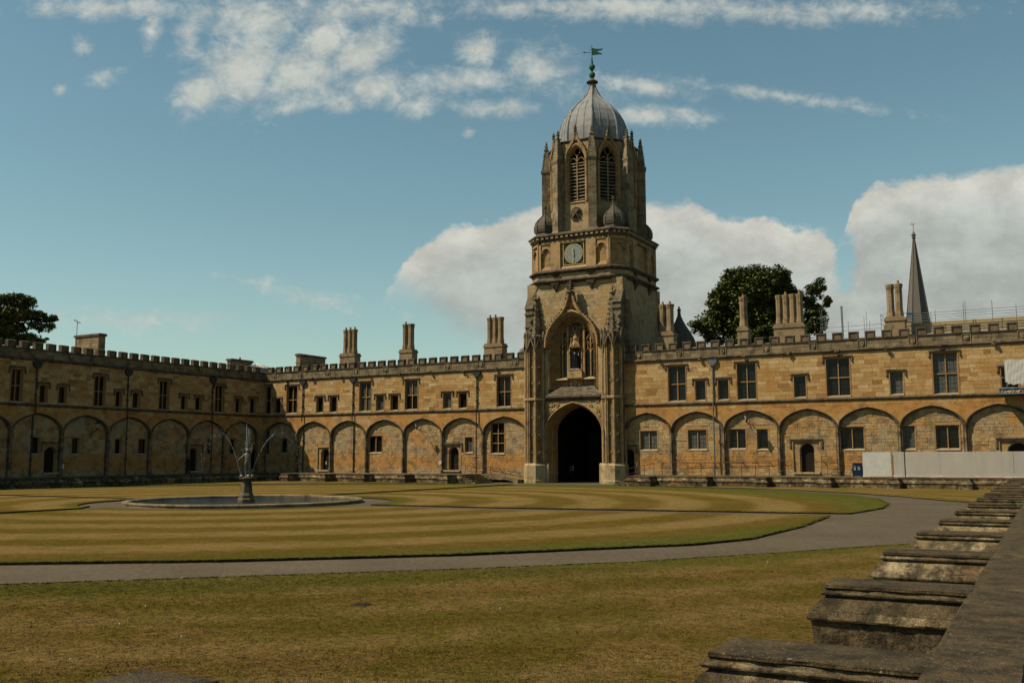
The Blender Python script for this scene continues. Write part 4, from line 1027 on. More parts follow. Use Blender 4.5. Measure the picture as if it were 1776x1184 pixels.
m_ = MB(); m_.tube([(-.0, -.35, 3.75), (0, .35, 3.45)], .02, 5)
for k in range(5): m_.tube([(-.3, -.3 + k * .14, 3.72 - k * .06), (.3, -.3 + k * .14, 3.72 - k * .06)], .012, 4)
m_.build('antenna', M['iron'], ae)
m_ = MB(); m_.box(0.02, 9, .5, 9, 0, 11.9); m_.build('corner_block', M['upper_base'], south, recalc=False)

# =============================================================== THE GATE TOWER
AX, AY = 40.0, 5.0
tower = thing('gate_tower', 'tall stone gate tower with clock, octagonal belfry and grey ogee dome', 'tower', (0, 0, 0))
def spin(mb, i0, ang, c=(AX, AY)):
    ca, sa = cos(ang), sin(ang)
    for i in range(i0, len(mb.v)):
        x, y, z = mb.v[i]; x -= c[0]; y -= c[1]; mb.v[i] = (c[0] + ca * x - sa * y, c[1] + sa * x + ca * y, z)
def plan(h, c, z): return [(AX + x, AY + y, z) for x, y in [(-h + c, -h), (h - c, -h), (h, -h + c), (h, h - c), (h - c, h), (-h + c, h), (-h, h - c), (-h, -h + c)]]
def ringband(mb, prof, c, cap=True):
    rows = [plan(h, c + (h - 5.2) * .41, z) for h, z in prof]; i0 = mb.grid(rows, True)
    if cap:
        for base, rev in ((i0, True), (i0 + 8 * (len(prof) - 1), False)):
            q = [base + k for k in range(8)]; mb.f.append(tuple(reversed(q) if rev else q)); mb.t.append(mb.tone); mb.m.append(mb.mi)
def crockets(mb, pts, r, step=.38, out=None):
    """small leaf knobs along a polyline"""
    for a, b in zip(pts[:-1], pts[1:]):
        a, b = Vector(a), Vector(b); n = max(1, round((b - a).length / step))
        for k in range(n):
            p = a.lerp(b, (k + .5) / n); mb.ball(p, r * R_.uniform(.8, 1.15), 5, 3, jit=.25, tone=R_.uniform(.1, .7))
# lower body: side and back walls, front wall round the great window
b = MB()
X0_, X1_ = 34.85, 45.15
for x in (X0_, X1_): b.face([(x, -.1, 0), (x, 10.1, 0), (x, 10.1, 19.6), (x, -.1, 19.6)])
b.face([(X0_, 10.1, 0), (X1_, 10.1, 0), (X1_, 10.1, 19.6), (X0_, 10.1, 19.6)])
cur = arch_curve(AX, 2.85, 13.1, 3.55, 8.3, 18)
n_ = len(cur); outer = [(X0_, 8.3)] + [(X0_ + (X1_ - X0_) * k / (n_ - 3), 19.6) for k in range(n_ - 2)] + [(X1_, 8.3)]
b.grid([[(x, -.1, z) for x, z in outer], [(x, -.1, z) for x, z in cur]])
b.build('tower_wall', M['tower'], tower, recalc=False)
# chamfer broaches where the square turns to the clock stage
b = MB()
for k in range(4):
    i0 = len(b.v)
    b.face([(X0_ - .02, -.12, 17.2), (36.2, -.2, 19.6), (34.8, 1.2, 19.6)]); spin(b, i0, k * pi / 2)
b.build('corner_broach', M['tower'], tower, recalc=False)
# facing stones on the lower tower
rng = random.Random(21)
def inogee(a, bb, c, d):
    m_ = max(abs(a - AX), abs(bb - AX)) if not (a < AX < bb) else 0
    mn = 0 if a < AX < bb else min(abs(a - AX), abs(bb - AX))
    if c > 18.4: return False
    lim = 2.95 if c < 14.2 else 2.6 if c < 15.2 else 2.0 if c < 15.9 else 1.3 if c < 16.6 else .8 if c < 17.4 else .45
    return mn < lim
rs = [r for r in courses(35.0, 45.1, 12.6, 19.45, [], .36, .5, 1.1, rng) if not inogee(*r)]
lay_stones(tower, rs, -.1, M['tower'], rng, .006, .02, .006, single=220, near=lambda r: -r[2])
s_ = MB()
for (a, bb, c, d) in courses(35.0, 45.0, 11.6, 19.45, [], .36, .5, 1.1, rng): s_.box(a + .006, bb - .006, -.1 - rng.uniform(.006, .02), -.09, c + .006, d - .006, rng.random(), 'b')
spin(s_, 0, pi / 2); s_.build('side_facing', M['tower'], tower, recalc=False, kind='stuff')
b = MB()
for x, sg in ((35.35, -1), (44.75, 1)):     # corner buttresses that die into the wall behind the turrets
    b = MB()
    b.box(x - .42, x + .42, -.7, .5, 0, 17.1); b.prism([(-.85, 17.1), (.5, 17.1), (.5, 18.4), (-.1, 18.4), (-.7, 17.3)], x - .48, x + .48, 'x', .2)
    b.box(x - .5, x + .5, -.83, -.7, 16.5, 16.62, .1); b.box(x - .48, x + .48, -.8, -.7, 15.2, 15.3, .1)
    for z in (15.0, 14.6, 15.8): b.ball((x + .25, -.85, z), .2, 7, 5, jit=.1)
    b.ball((x + sg * 1.0, .5, 13.0), .75, 10, 6, (1, .8, .6)); b.build('corner_buttress', M['tower_dark'], tower)
b = MB()
b.prism([(.2, 13.5), (1.4, 13.5), (1.0, 15.2), (.5, 16.8), (.2, 17.4)], 45.15, 45.7, 'x', .2); b.box(45.1, 45.75, .2, 1.4, 11, 13.5)
b.prism([(9.2, 13.5), (10.6, 13.5), (10.3, 15.5), (9.9, 17.4), (9.2, 17.4)], 45.1, 45.8, 'x', .2)
b.build('side_buttress', M['tower_grey'], tower, kind='stuff')
# gate bay
b = MB(); YB = -.45
cur = arch_curve(AX, 2.97, 4.9, 2.72, 0, 20); nn = len(cur)
top = [(36.7, 0)] + [(36.7 + 6.6 * k / (nn - 3), 8.0) for k in range(nn - 2)] + [(43.3, 0)]
b.grid([[(x, YB, z) for x, z in top], [(x, YB, z) for x, z in cur]])
for x in (36.7, 43.3): b.box(x - .25, x + .25, YB, .5, 8.0, 13.1)
for x0, x1 in ((36.9, 37.32), (42.68, 43.1)): b.box(x0, x1, YB - .06, .5, 8.4, 13.05, .9); b.prism([(YB - .12, 13.05), (.1, 13.5), (.1, 13.05)], x0 - .1, x1 + .1, 'x', .2)
b.build('gate_bay_wall', M['tower'], tower, recalc=False)
b = MB(); arch_loft(b, AX, 2.97, 4.9, 2.72, 0, [(-.16, YB), (-.16, YB - .12), (-.08, YB - .17), (0, YB - .10), (.01, YB + .10), (.07, YB + .06), (.10, YB + .24), (.15, YB + .20), (.16, YB + .5), (.21, YB + .46), (.22, YB + .9), (.26, YB + .95), (.26, 1.6)], 20)
b.build('gate_arch', M['tower_warm'], tower)
for sg in (-1, 1):     # leaf carving in the spandrels
    b = MB()
    for _ in range(16):
        t = R_.uniform(0, 1); x = AX + sg * (1.55 + 1.25 * t); zlo = 4.9 + arch_h(abs(x - AX), 3.13, 2.9) + .2
        z = R_.uniform(zlo, 7.75) if zlo < 7.7 else 7.72
        b.ball((x, YB - .03, z), R_.uniform(.08, .16), 6, 4, (1, .5, 1), .2)
    b.box(AX + sg * 2.95 - .06, AX + sg * 2.95 + .06, YB - .08, YB, 5.2, 7.85)
    b.build('spandrel_carving', M['tower_warm'], tower)
for x0, x1 in ((36.55, 37.35), (42.72, 43.4)):
    b = MB(); b.box(x0, x1, YB - .22, 1.0, 0, 1.72, .7); b.prism([(YB - .22, 1.72), (YB - .05, 1.9), (.9, 1.9), (.9, 1.72)], x0, x1, 'x', .4)
    b.build('gate_plinth', M['tower'], tower)
b = MB(); b.box(36.9, 43.1, YB - .02, .3, 7.85, 7.98, .6); b.prism([(YB, 7.95), (YB - .2, 8.02), (YB - .32, 8.2), (YB - .30, 8.36), (.4, 8.36), (.4, 7.95)], 36.75, 43.25, 'x', .3)
b.build('gate_cornice', M['weathered'], tower)
# weathered slope of stone slates above the gate
rows_ = 9
for r in range(rows_):
    t0, t1 = r / rows_, (r + 1) / rows_
    y0 = YB - .30 + (.45 + .75) * t0; y1 = YB - .30 + (.45 + .75) * t1; z0 = 8.36 + 1.06 * t0; z1 = 8.36 + 1.06 * t1
    xa, xb = 37.0 + .5 * t0, 43.0 - .5 * t0; x = xa
    while x < xb - .05:
        l = min(R_.uniform(.35, .7), xb - x); l = xb - x if xb - x - l < .2 else l
        s_ = MB(); s_.prism([(y0, z0 - .02), (y0, z0 + .055), (y1 + .06, z1 + .035), (y1 + .06, z1 - .03)], x + .005, x + l - .005, 'x', R_.random()); s_.build('slate', M['slate'], tower, recalc=False); x += l
# the great window
b = MB(); arch_loft(b, AX, 2.65, 13.1, 3.35, 9.0, [(-.02, -.1), (-.02, -.5), (.06, -.56), (.12, -.44), (.18, -.44), (.20, -.26), (.29, -.34), (.33, -.10), (.41, -.18), (.45, .06), (.54, -.03), (.58, .20), (.68, .12), (.72, .36), (.82, .28), (.86, .40), (.86, .6)], 20)
gw = b.build('great_window', M['tower_warm'], tower)
b = MB(); arch_loft(b, AX, 2.65, 13.1, 3.35, None, [(-.25, -.12), (-.25, -.72), (-.15, -.80), (-.05, -.76), (.02, -.6), (.04, -.45)], 20)
OG = [(2.9, 13.1), (2.82, 14.0), (2.55, 14.8), (2.1, 15.45), (1.55, 16.0), (1.05, 16.45), (.72, 16.95), (.5, 17.5), (.36, 18.0), (.26, 18.35)]
IN = [(2.66, 13.1), (2.6, 13.9), (2.32, 14.7), (1.85, 15.35), (1.33, 15.88), (.82, 16.35), (.46, 16.8), (.28, 17.2), (.15, 17.8), (.0, 18.3)]
for sg in (-1, 1):
    b.grid([[(AX + sg * x, -.45, z) for x, z in OG], [(AX + sg * x, -.95, z) for x, z in OG], [(AX + sg * (x * .6 + x2 * .4), -1.02, z * .6 + z2 * .4) for (x, z), (x2, z2) in zip(OG, IN)], [(AX + sg * x, -.88, z) for x, z in IN], [(AX + sg * x, -.45, z) for x, z in IN]])
b.prism([(AX - .5, 16.75), (AX + .5, 16.75), (AX + .12, 17.9), (AX - .12, 17.9)], -.7, -.4, tone=.0)
oh = b.build('ogee_hood', M['tower_warm'], gw, recalc=False, smooth=True)
b = MB()
for sg in (-1, 1): crockets(b, [(AX + sg * (x + .05), -.9, z + .04) for x, z in OG[1:]], .13, .42)
for z, r in ((18.4, .28), (18.75, .26), (19.0, .3), (19.25, .2), (19.45, .13), (19.62, .07)):
    b.ball((AX, -.9, z), r, 7, 4, (1, 1, .7), .15, tone=.3)
    if r > .19:
        for k in range(4): a = k * pi / 2 + .6; b.ball((AX + cos(a) * r, -.9 + sin(a) * r, z), .12, 5, 3, jit=.2)
b.build('crockets', M['weathered'], gw, kind='stuff')
YG = .5
glz = [(37.90, 38.46), (38.52, 39.10), (40.90, 41.48), (41.54, 42.10)]
for a, bb in glz:
    p = MB(); c0 = arch_curve((a + bb) / 2, (bb - a) / 2 + .02, 12.6, 2.2 if False else .4, 10.2, 6); p.face([(x, YG, z) for x, z in c0])
    p.build('pane', M['glass'], gw, recalc=False)
p = MB(); c0 = arch_curve(AX, 1.8, 13.1, 2.3, 12.4, 14); p.face([(x, YG + .06, z) for x, z in c0]); p.build('pane', M['glass'], gw, recalc=False)
t = MB()
for x in (38.49, 41.51): t.box(x - .05, x + .05, YG - .14, YG + .02, 10.1, 14.2)
for x in (39.14, 40.86): t.box(x - .09, x + .09, YG - .3, YG + .02, 10.1, 15.2)
for x in (37.86, 42.14): t.box(x - .06, x + .06, YG - .14, YG + .02, 10.1, 13.6)
for cx in (38.19, 38.79, 41.21, 41.81):
    arch_loft(t, cx, .29, 12.55, .45, None, [(0, YG - .12), (.05, YG - .16), (.09, YG - .1), (.09, YG)], 6)
    for z in (13.2, 13.75): arch_loft(t, cx, .29, z, .4, None, [(0, YG - .1), (.04, YG - .14), (.08, YG - .08), (.08, YG)], 6)
    t.box(cx - .025, cx + .025, YG - .1, YG, 13.0, 14.0)
for cx in (38.49, 41.51): arch_loft(t, cx, .6, 13.3, 1.1, None, [(0, YG - .14), (.05, YG - .2), (.1, YG - .12), (.1, YG)], 8)
# fan of tracery in the head
for k in range(7):
    a = radians(35 + 110 * k / 6); t.tube([(AX, YG - .1, 13.9), (AX + cos(a) * 1.5, YG - .1, 13.9 + sin(a) * 1.6)], .05, 4)
t.build('tracery', M['tower_warm'], gw)
t = MB(); t.box(39.25, 40.75, YG - .06, YG + .02, 13.6, 15.2, .1)
for (x, z) in ((39.3, 14.7), (39.95, 15.2), (40.6, 14.7)):
    for _ in range(5): t.ball((x + R_.uniform(-.14, .14), YG - .15, z + R_.uniform(-.3, .3)), .12, 5, 3, jit=.3, tone=.1)
t.build('carved_figures', M['tower_dark'], gw)
t = MB()    # niche with canopy
t.box(39.35, 40.65, YG - .02, YG + .1, 10.1, 13.6, .0)
for x in (39.35, 40.65): t.tube([(x, YG - .28, 10.4), (x, YG - .28, 13.2)], .07, 6)
for k in range(3):
    x = 39.62 + .38 * k; t.prism([(x - .19, 13.0), (x, 13.7), (x + .19, 13.0), (x, 13.2)], YG - .62, YG - .2)
    t.lathe(x, YG - .5, [(.06, 13.0), (.05, 13.9), (.01, 14.1)], 6)
t.lathe(AX, YG - .35, [(.34, 13.3), (.30, 13.55), (.2, 13.75), (.25, 13.95), (.12, 14.4), (.02, 14.8)], 6, tone=.6)
t.build('niche_canopy', M['tower_warm'], gw)
t = MB(); t.box(39.25, 40.75, YG - .62, YG, 10.1, 10.85, .8); t.box(39.15, 40.85, YG - .7, YG, 10.05, 10.15, .3); t.box(39.3, 40.7, YG - .66, YG, 10.85, 10.93, .9); t.build('statue_pedestal', M['tower_warm'], gw)
t = MB(); t.prism([(YG - .55, 10.0), (YG - .55, 9.92), (YG + .05, 9.92), (YG + .05, 10.22)], 37.75, 42.25, 'x'); t.build('sill', M['sill'], gw)
t = MB(); t.box(37.7, 42.3, YG, YG + .05, 9.3, 9.95, .4)
for k in range(9):
    x = 37.95 + k * .51
    if abs(x - AX) > .7: t.box(x - .03, x + .03, YG - .09, YG, 9.35, 9.92, .8); arch_loft(t, x + .25, .22, 9.6, .2, None, [(0, YG - .07), (.04, YG - .07), (.04, YG)], 5)
t.build('panelled_apron', M['tower_warm'], gw)
t = MB(); t.box(39.35, 40.65, YG - .25, YG, 9.38, 10.0, .8)
t.prism([(39.78, 9.9), (40.22, 9.9), (40.22, 9.65), (40, 9.42), (39.78, 9.65)], YG - .36, YG - .25)
for sg in (-1, 1):
    for _ in range(10): t.ball((AX + sg * R_.uniform(.25, .58), YG - .3, R_.uniform(9.45, 10.2)), R_.uniform(.05, .11), 6, 4, jit=.2)
for k in range(5): t.ball((39.8 + .1 * k, YG - .3, 10.05 + (.1 if k == 2 else 0)), .07, 5, 3)
t.build('royal_arms', M['tower_warm'], gw)
# passage through the gate
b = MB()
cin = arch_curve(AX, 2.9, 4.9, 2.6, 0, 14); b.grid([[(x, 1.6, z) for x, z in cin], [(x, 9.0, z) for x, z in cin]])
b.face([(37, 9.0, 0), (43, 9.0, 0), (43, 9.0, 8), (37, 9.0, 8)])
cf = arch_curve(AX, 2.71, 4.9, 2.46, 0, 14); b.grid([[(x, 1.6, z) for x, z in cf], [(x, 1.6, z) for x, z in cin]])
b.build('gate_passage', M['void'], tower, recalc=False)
b = MB()
for x0, x1 in ((37.6, 39.95), (40.05, 42.4)):
    b.box(x0, x1, 8.75, 8.9, 0, 4.6)
    for k in range(6): xx = x0 + (x1 - x0) * (k + .5) / 6; b.box(xx - .14, xx + .14, 8.68, 8.76, .1, 4.5)
b.build('great_door', M['wood_dark'], tower)
# octagonal turrets either side of the gate
def turret(cx, cy):
    def P8(r, z, n=8): return [(cx + r * cos(pi / 8 + k * pi / 4), cy + r * sin(pi / 8 + k * pi / 4), z) for k in range(8)]
    b = MB(); b.lathe(cx, cy, [(1.33, -.05), (1.33, .25), (1.27, .32), (1.27, 1.68), (1.12, 1.88)], 8, tone=.8); tp = b.build('turret', M['tower'], tower)
    b = MB(); b.lathe(cx, cy, [(.86, 1.8), (.86, 13.2)], 8, tone=.1); b.build('turret_shaft', M['tower_warm'], tp)
    b = MB()
    for k in range(8):
        a = pi / 8 + k * pi / 4
        b.tube([(cx + 1.06 * cos(a), cy + 1.06 * sin(a), 1.8), (cx + 1.06 * cos(a), cy + 1.06 * sin(a), 13.3)], .10, 6, .8)
        for s_ in (-.11, .11):
            b.tube([(cx + 1.0 * cos(a + s_ * 1.3), cy + 1.0 * sin(a + s_ * 1.3), 1.8), (cx + 1.0 * cos(a + s_ * 1.3), cy + 1.0 * sin(a + s_ * 1.3), 13.3)], .045, 5, .5)
    b.build('turret_rib', M['tower_warm'], tp, smooth=True)
    b = MB()
    for z in (7.95, 8.05): b.lathe(cx, cy, [(1.05, z - .06), (1.22, z), (1.22, z + .06), (1.05, z + .14)], 8)
    for zz in (2.9, 4.6, 6.3, 9.6, 11.2):
        for k in range(8):
            a = k * pi / 4; x, y = cx + .84 * cos(a), cy + .84 * sin(a); tx, ty = -sin(a), cos(a)
            b.tube([(x - tx * .12, y - ty * .12, zz - .12), (x + tx * .12, y + ty * .12, zz + .12)], .035, 4, .9); b.tube([(x + tx * .12, y + ty * .12, zz - .12), (x - tx * .12, y - ty * .12, zz + .12)], .035, 4, .9)
    b.build('turret_band', M['tower'], tp, kind='stuff')
    b = MB()
    for k in range(8):
        a = k * pi / 4; x, y = cx + 1.0 * cos(a), cy + 1.0 * sin(a); tx, ty = -sin(a), cos(a); nx, ny = cos(a), sin(a)
        pts = [(-.42, 13.1), (0, 14.25), (.42, 13.1), (.30, 13.1), (0, 13.85), (-.30, 13.1)]
        i = len(b.v); b.v += [(x + tx * u + nx * .18, y + ty * u + ny * .18, z) for u, z in pts] + [(x + tx * u - nx * .05, y + ty * u - ny * .05, z) for u, z in pts]
        for q in range(6): b.f.append((i + q, i + (q + 1) % 6, i + 6 + (q + 1) % 6, i + 6 + q)); b.t.append(.6); b.m.append(0)
        b.f.append((i, i + 1, i + 4, i + 5)); b.f.append((i + 1, i + 2, i + 3, i + 4)); b.t += [.6, .6]; b.m += [0, 0]
        b.ball((x + nx * .1, y + ny * .1, 14.35), .09, 5, 3)
        a2 = a + pi / 8; x, y = cx + 1.12 * cos(a2), cy + 1.12 * sin(a2)
        b.lathe(x, y, [(.10, 12.95), (.10, 14.1), (.13, 14.15), (.13, 14.5), (.03, 14.75)], 6, tone=.8); b.lathe(x, y, [(.03, 12.6), (.13, 13.0), (.05, 13.05)], 6)
    b.lathe(cx, cy, [(.98, 13.1), (.9, 14.3), (.62, 14.5)], 8, tone=.3)
    b.build('turret_gablets', M['tower_dark'], tp)
    b = MB(); b.lathe(cx, cy, [(.66, 14.3), (.60, 15.0), (.40, 16.4), (.22, 17.6), (.10, 18.0), (.16, 18.1), (.05, 18.3), (.11, 18.5), (.02, 18.85)], 8, tone=.6)
    b.build('pinnacle', M['tower_dark'], tp)
    b = MB()
    for k in range(0, 8):
        a = pi / 8 + k * pi / 4; crockets(b, [(cx + .68 * cos(a), cy + .68 * sin(a), 14.8), (cx + .26 * cos(a), cy + .26 * sin(a), 17.7)], .085, .5)
    for k in range(4): a = k * pi / 2; b.ball((cx + .2 * cos(a), cy + .2 * sin(a), 18.05), .11, 5, 3)
    b.build('crockets', M['weathered'], tp, kind='stuff')
turret(35.92, -.35); turret(44.18, -.35)
ns_ = thing('notice_stand', 'white leaflet stand just inside the left of the dark gate passage', 'notice stand', (38.35, 2.6, 0))
b = MB(); b.box(-.2, -.16, -.03, .03, .9, 1.6); b.box(-.05, .2, -.03, .03, 1.15, 1.25); b.box(.05, .2, -.03, .03, 1.35, 1.6); b.build('leaflet_panel', M['galv'], ns_); b = MB(); b.box(-.03, .03, -.02, .02, 0, .9); b.box(-.25, .25, -.15, .15, 0, .05); b.build('stand_post', M['iron'], ns_)
# ---- clock stage
b = MB(); ringband(b, [(4.95, 19.5), (4.95, 24.1)], 1.2); b.build('clock_stage_wall', M['tower_warm'], tower)
b = MB()
ringband(b, [(5.15, 19.45), (5.3, 19.6), (5.52, 19.72), (5.5, 19.85), (5.25, 20.0)], 1.3); b.build('string_course', M['weathered'], tower)
b = MB(); ringband(b, [(5.2, 20.0), (5.2, 20.45)], 1.3); b.build('frieze', M['tower'], tower)
b = MB(); ringband(b, [(5.2, 20.4), (5.3, 20.5), (5.5, 20.64), (5.48, 20.78), (5.2, 20.95)], 1.3); b.build('string_course', M['weathered'], tower)
b = MB(); ringband(b, [(5.15, 23.75), (5.3, 23.9), (5.34, 24.05), (5.34, 24.2), (5.55, 24.3), (5.55, 24.42), (5.3, 24.6), (4.2, 24.75)], 1.3); b.build('clock_stage_cornice', M['weathered'], tower)
b = MB()
for k in range(4):
    i0 = len(b.v)
    for q in range(15): x = 36.2 + q * .54; b.box(x - .14, x + .14, -.47, -.28, 24.05, 24.27, .8)
    spin(b, i0, k * pi / 2)
    i0 = len(b.v)
    for q in range(3): x = AX - .5 + q * .5; b.box(x - .13, x + .13, AY - 6.74, AY - 6.5, 24.05, 24.27, .8)
    spin(b, i0, k * pi / 2 + pi / 4)
b.build('dentils', M['tower'], tower, recalc=False, kind='stuff')
b = MB()
for k in range(4):
    i0 = len(b.v)
    for x0, x1 in ((37.55, 38.6), (41.4, 42.45)): b.box(x0, x1, -.24, .1, 20.9, 23.8, R_.uniform(.6, .9))
    for x0, x1 in ((36.05, 36.45), (43.55, 43.95)): b.box(x0, x1, -.22, .1, 20.9, 23.8, .8)
    b.box(36.05, 43.95, -.22, .1, 23.55, 23.8, .5)
    for x0, x1 in ((36.45, 37.55), (42.45, 43.55)):     # cusped panels
        cx = (x0 + x1) / 2
        arch_loft(b, cx, .55, 22.6, .62, None, [(-.02, .05), (-.02, -.15), (.06, -.2), (.13, -.12), (.16, .05)], 8)
        b.grid([[(x, -.12, 23.6) for x, z in arch_curve(cx, .55, 22.6, .62, None, 8)], [(x, -.12, z) for x, z in arch_curve(cx, .55, 22.6, .62, None, 8)]])
        for s_ in (-1, 1): b.ball((cx + s_ * .28, -.08, 22.75), .08, 5, 3)
        b.prism([(-.2, 20.95), (.1, 20.95), (.1, 21.4)], x0, x1, 'x', .2)
    b.prism([(-.2, 20.95), (.1, 20.95), (.1, 21.35)], 38.6, 41.4, 'x', .9)
    spin(b, i0, k * pi / 2)
    i0 = len(b.v)      # chamfer faces
    yc = AY - (5.2 * 2 - 1.3) / sqrt(2); hw = 1.3 / sqrt(2)
    for x in (AX - hw, AX + hw): b.box(x - .12, x + .12, yc, yc + .35, 20.9, 23.8, .8)
    arch_loft(b, AX, .7, 22.5, .7, None, [(-.02, yc + .3), (-.02, yc + .05), (.06, yc), (.14, yc + .1), (.14, yc + .3)], 8)
    b.box(AX - hw, AX + hw, yc + .02, yc + .3, 23.5, 23.8)
    spin(b, i0, k * pi / 2 + pi / 4)
b.build('clock_stage_panelling', M['tower_warm'], tower, recalc=False)
b = MB()
for k in range(4):
    for x in (38.08, 41.92):
        b = MB(); i0 = 0
        for zt, sc in ((19.55, 1.0), (20.42, .45)):
            i = len(b.v); b.v += [(x - .5 * (1 if sc == 1 else .9), -.5, zt), (x + .5 * (1 if sc == 1 else .9), -.5, zt), (x + .5, -.1, zt), (x - .5, -.1, zt), (x, -.12, zt - .95 * sc)]
            for f in ((0, 1, 2, 3), (0, 1, 4), (1, 2, 4), (3, 0, 4), (2, 3, 4)): b.f.append(tuple(i + q for q in f)); b.t.append(.3); b.m.append(0)
        for _ in range(6): b.ball((x + R_.uniform(-.3, .3), -.4, 19.35 + R_.uniform(-.1, .15)), .1, 5, 3)
        spin(b, i0, k * pi / 2); b.build('corbel', M['weathered'], tower)
# clock
ck = MB(); CX, CZ = 40.0, 22.38
ck.box(CX - 1.12, CX + 1.12, -.02, .06, CZ - 1.12, CZ + 1.12, .2); clock = ck.build('clock', M['iron'], tower)
def disc(mb, cx, cz, r, y, n=32, r0=0):
    if r0: mb.grid([[(cx + r0 * cos(2 * pi * k / n), y, cz + r0 * sin(2 * pi * k / n)) for k in range(n)], [(cx + r * cos(2 * pi * k / n), y, cz + r * sin(2 * pi * k / n)) for k in range(n)]], True)
    else: mb.face([(cx + r * cos(2 * pi * k / n), y, cz + r * sin(2 * pi * k / n)) for k in range(n)])
d = MB(); d.lathe(0, 0, [(1.0, -.03), (1.0, .03)], 40); i0 = 0
d.v = [(CX + x, -.05 + z, CZ + y) for x, y, z in d.v]; d.build('clock_face', M['clock_blue'], clock)
d = MB(); disc(d, CX, CZ, .62, -.088, 40, .585); disc(d, CX, CZ, 1.0, -.088, 40, .96)
for a, bb, c, e in ((CX - 1.14, CX + 1.14, CZ + 1.08, CZ + 1.14), (CX - 1.14, CX + 1.14, CZ - 1.14, CZ - 1.08), (CX - 1.14, CX - 1.08, CZ - 1.08, CZ + 1.08), (CX + 1.08, CX + 1.14, CZ - 1.08, CZ + 1.08)): d.box(a, bb, -.10, .0, c, e)
for sx in (-1, 1):
    for sz in (-1, 1):
        for k in range(6): a = R_.uniform(0, 2 * pi); d.tube([(CX + sx * .9 + .1 * cos(a + q), -.05, CZ + sz * .9 + .1 * sin(a + q)) for q in range(4)], .015, 4)
d.build('gilt_ring', M['gold'], clock)
NUM = ['XII', 'I', 'II', 'III', 'IIII', 'V', 'VI', 'VII', 'VIII', 'IX', 'X', 'XI']
def text_mesh(s, size, mat, name, parent, loc, rot):
    cu = bpy.data.curves.new(name, 'FONT'); cu.body = s; cu.size = size; cu.align_x = 'CENTER'; cu.align_y = 'CENTER'; cu.extrude = .006; cu.resolution_u = 2
    to = bpy.data.objects.new(name, cu); COL.objects.link(to); dg = bpy.context.evaluated_depsgraph_get(); me = bpy.data.meshes.new_from_object(to.evaluated_get(dg)); bpy.data.objects.remove(to)
    me.materials.clear(); me.materials.append(mat); o = link(name, me, parent); o.location = loc; o.rotation_euler = rot; return o
for k, s in enumerate(NUM):
    a = radians(90 - 30 * k); text_mesh(s, .34, M['gold'], 'numeral', clock, (CX + .79 * cos(a), -.093, CZ + .79 * sin(a)), (pi / 2, 0, a - pi / 2) if False else Matrix.Rotation(pi / 2, 4, 'X').to_euler())
    clock.children[-1].rotation_euler = (Matrix.Rotation(-(a - pi / 2), 4, 'Y') @ Matrix.Rotation(pi / 2, 4, 'X')).to_euler()
def hand(length, w, ang, y):
    h = MB(); c, s = cos(ang), sin(ang); P_ = lambda u, v: (CX + u * c - v * s, y, CZ + u * s + v * c)
    pts = [(-.22, -w), (-.22, w), (length * .7, w * .8), (length * .75, w * 2), (length, 0), (length * .75, -w * 2), (length * .7, -w * .8)]
    i = len(h.v); h.v += [P_(*p) for p in pts] + [(x, yy - .02, z) for x, yy, z in [P_(*p) for p in pts]]; n = len(pts)
    h.f += [tuple(i + k for k in range(n)), tuple(i + n + k for k in reversed(range(n)))] + [(i + k, i + n + k, i + n + (k + 1) % n, i + (k + 1) % n) for k in range(n)]; h.t += [.5] * (n + 2); h.m += [0] * (n + 2)
    h.build('clock_hand', M['gold'], clock)
hand(.9, .04, radians(-90), -.13); hand(.55, .055, radians(97), -.16)

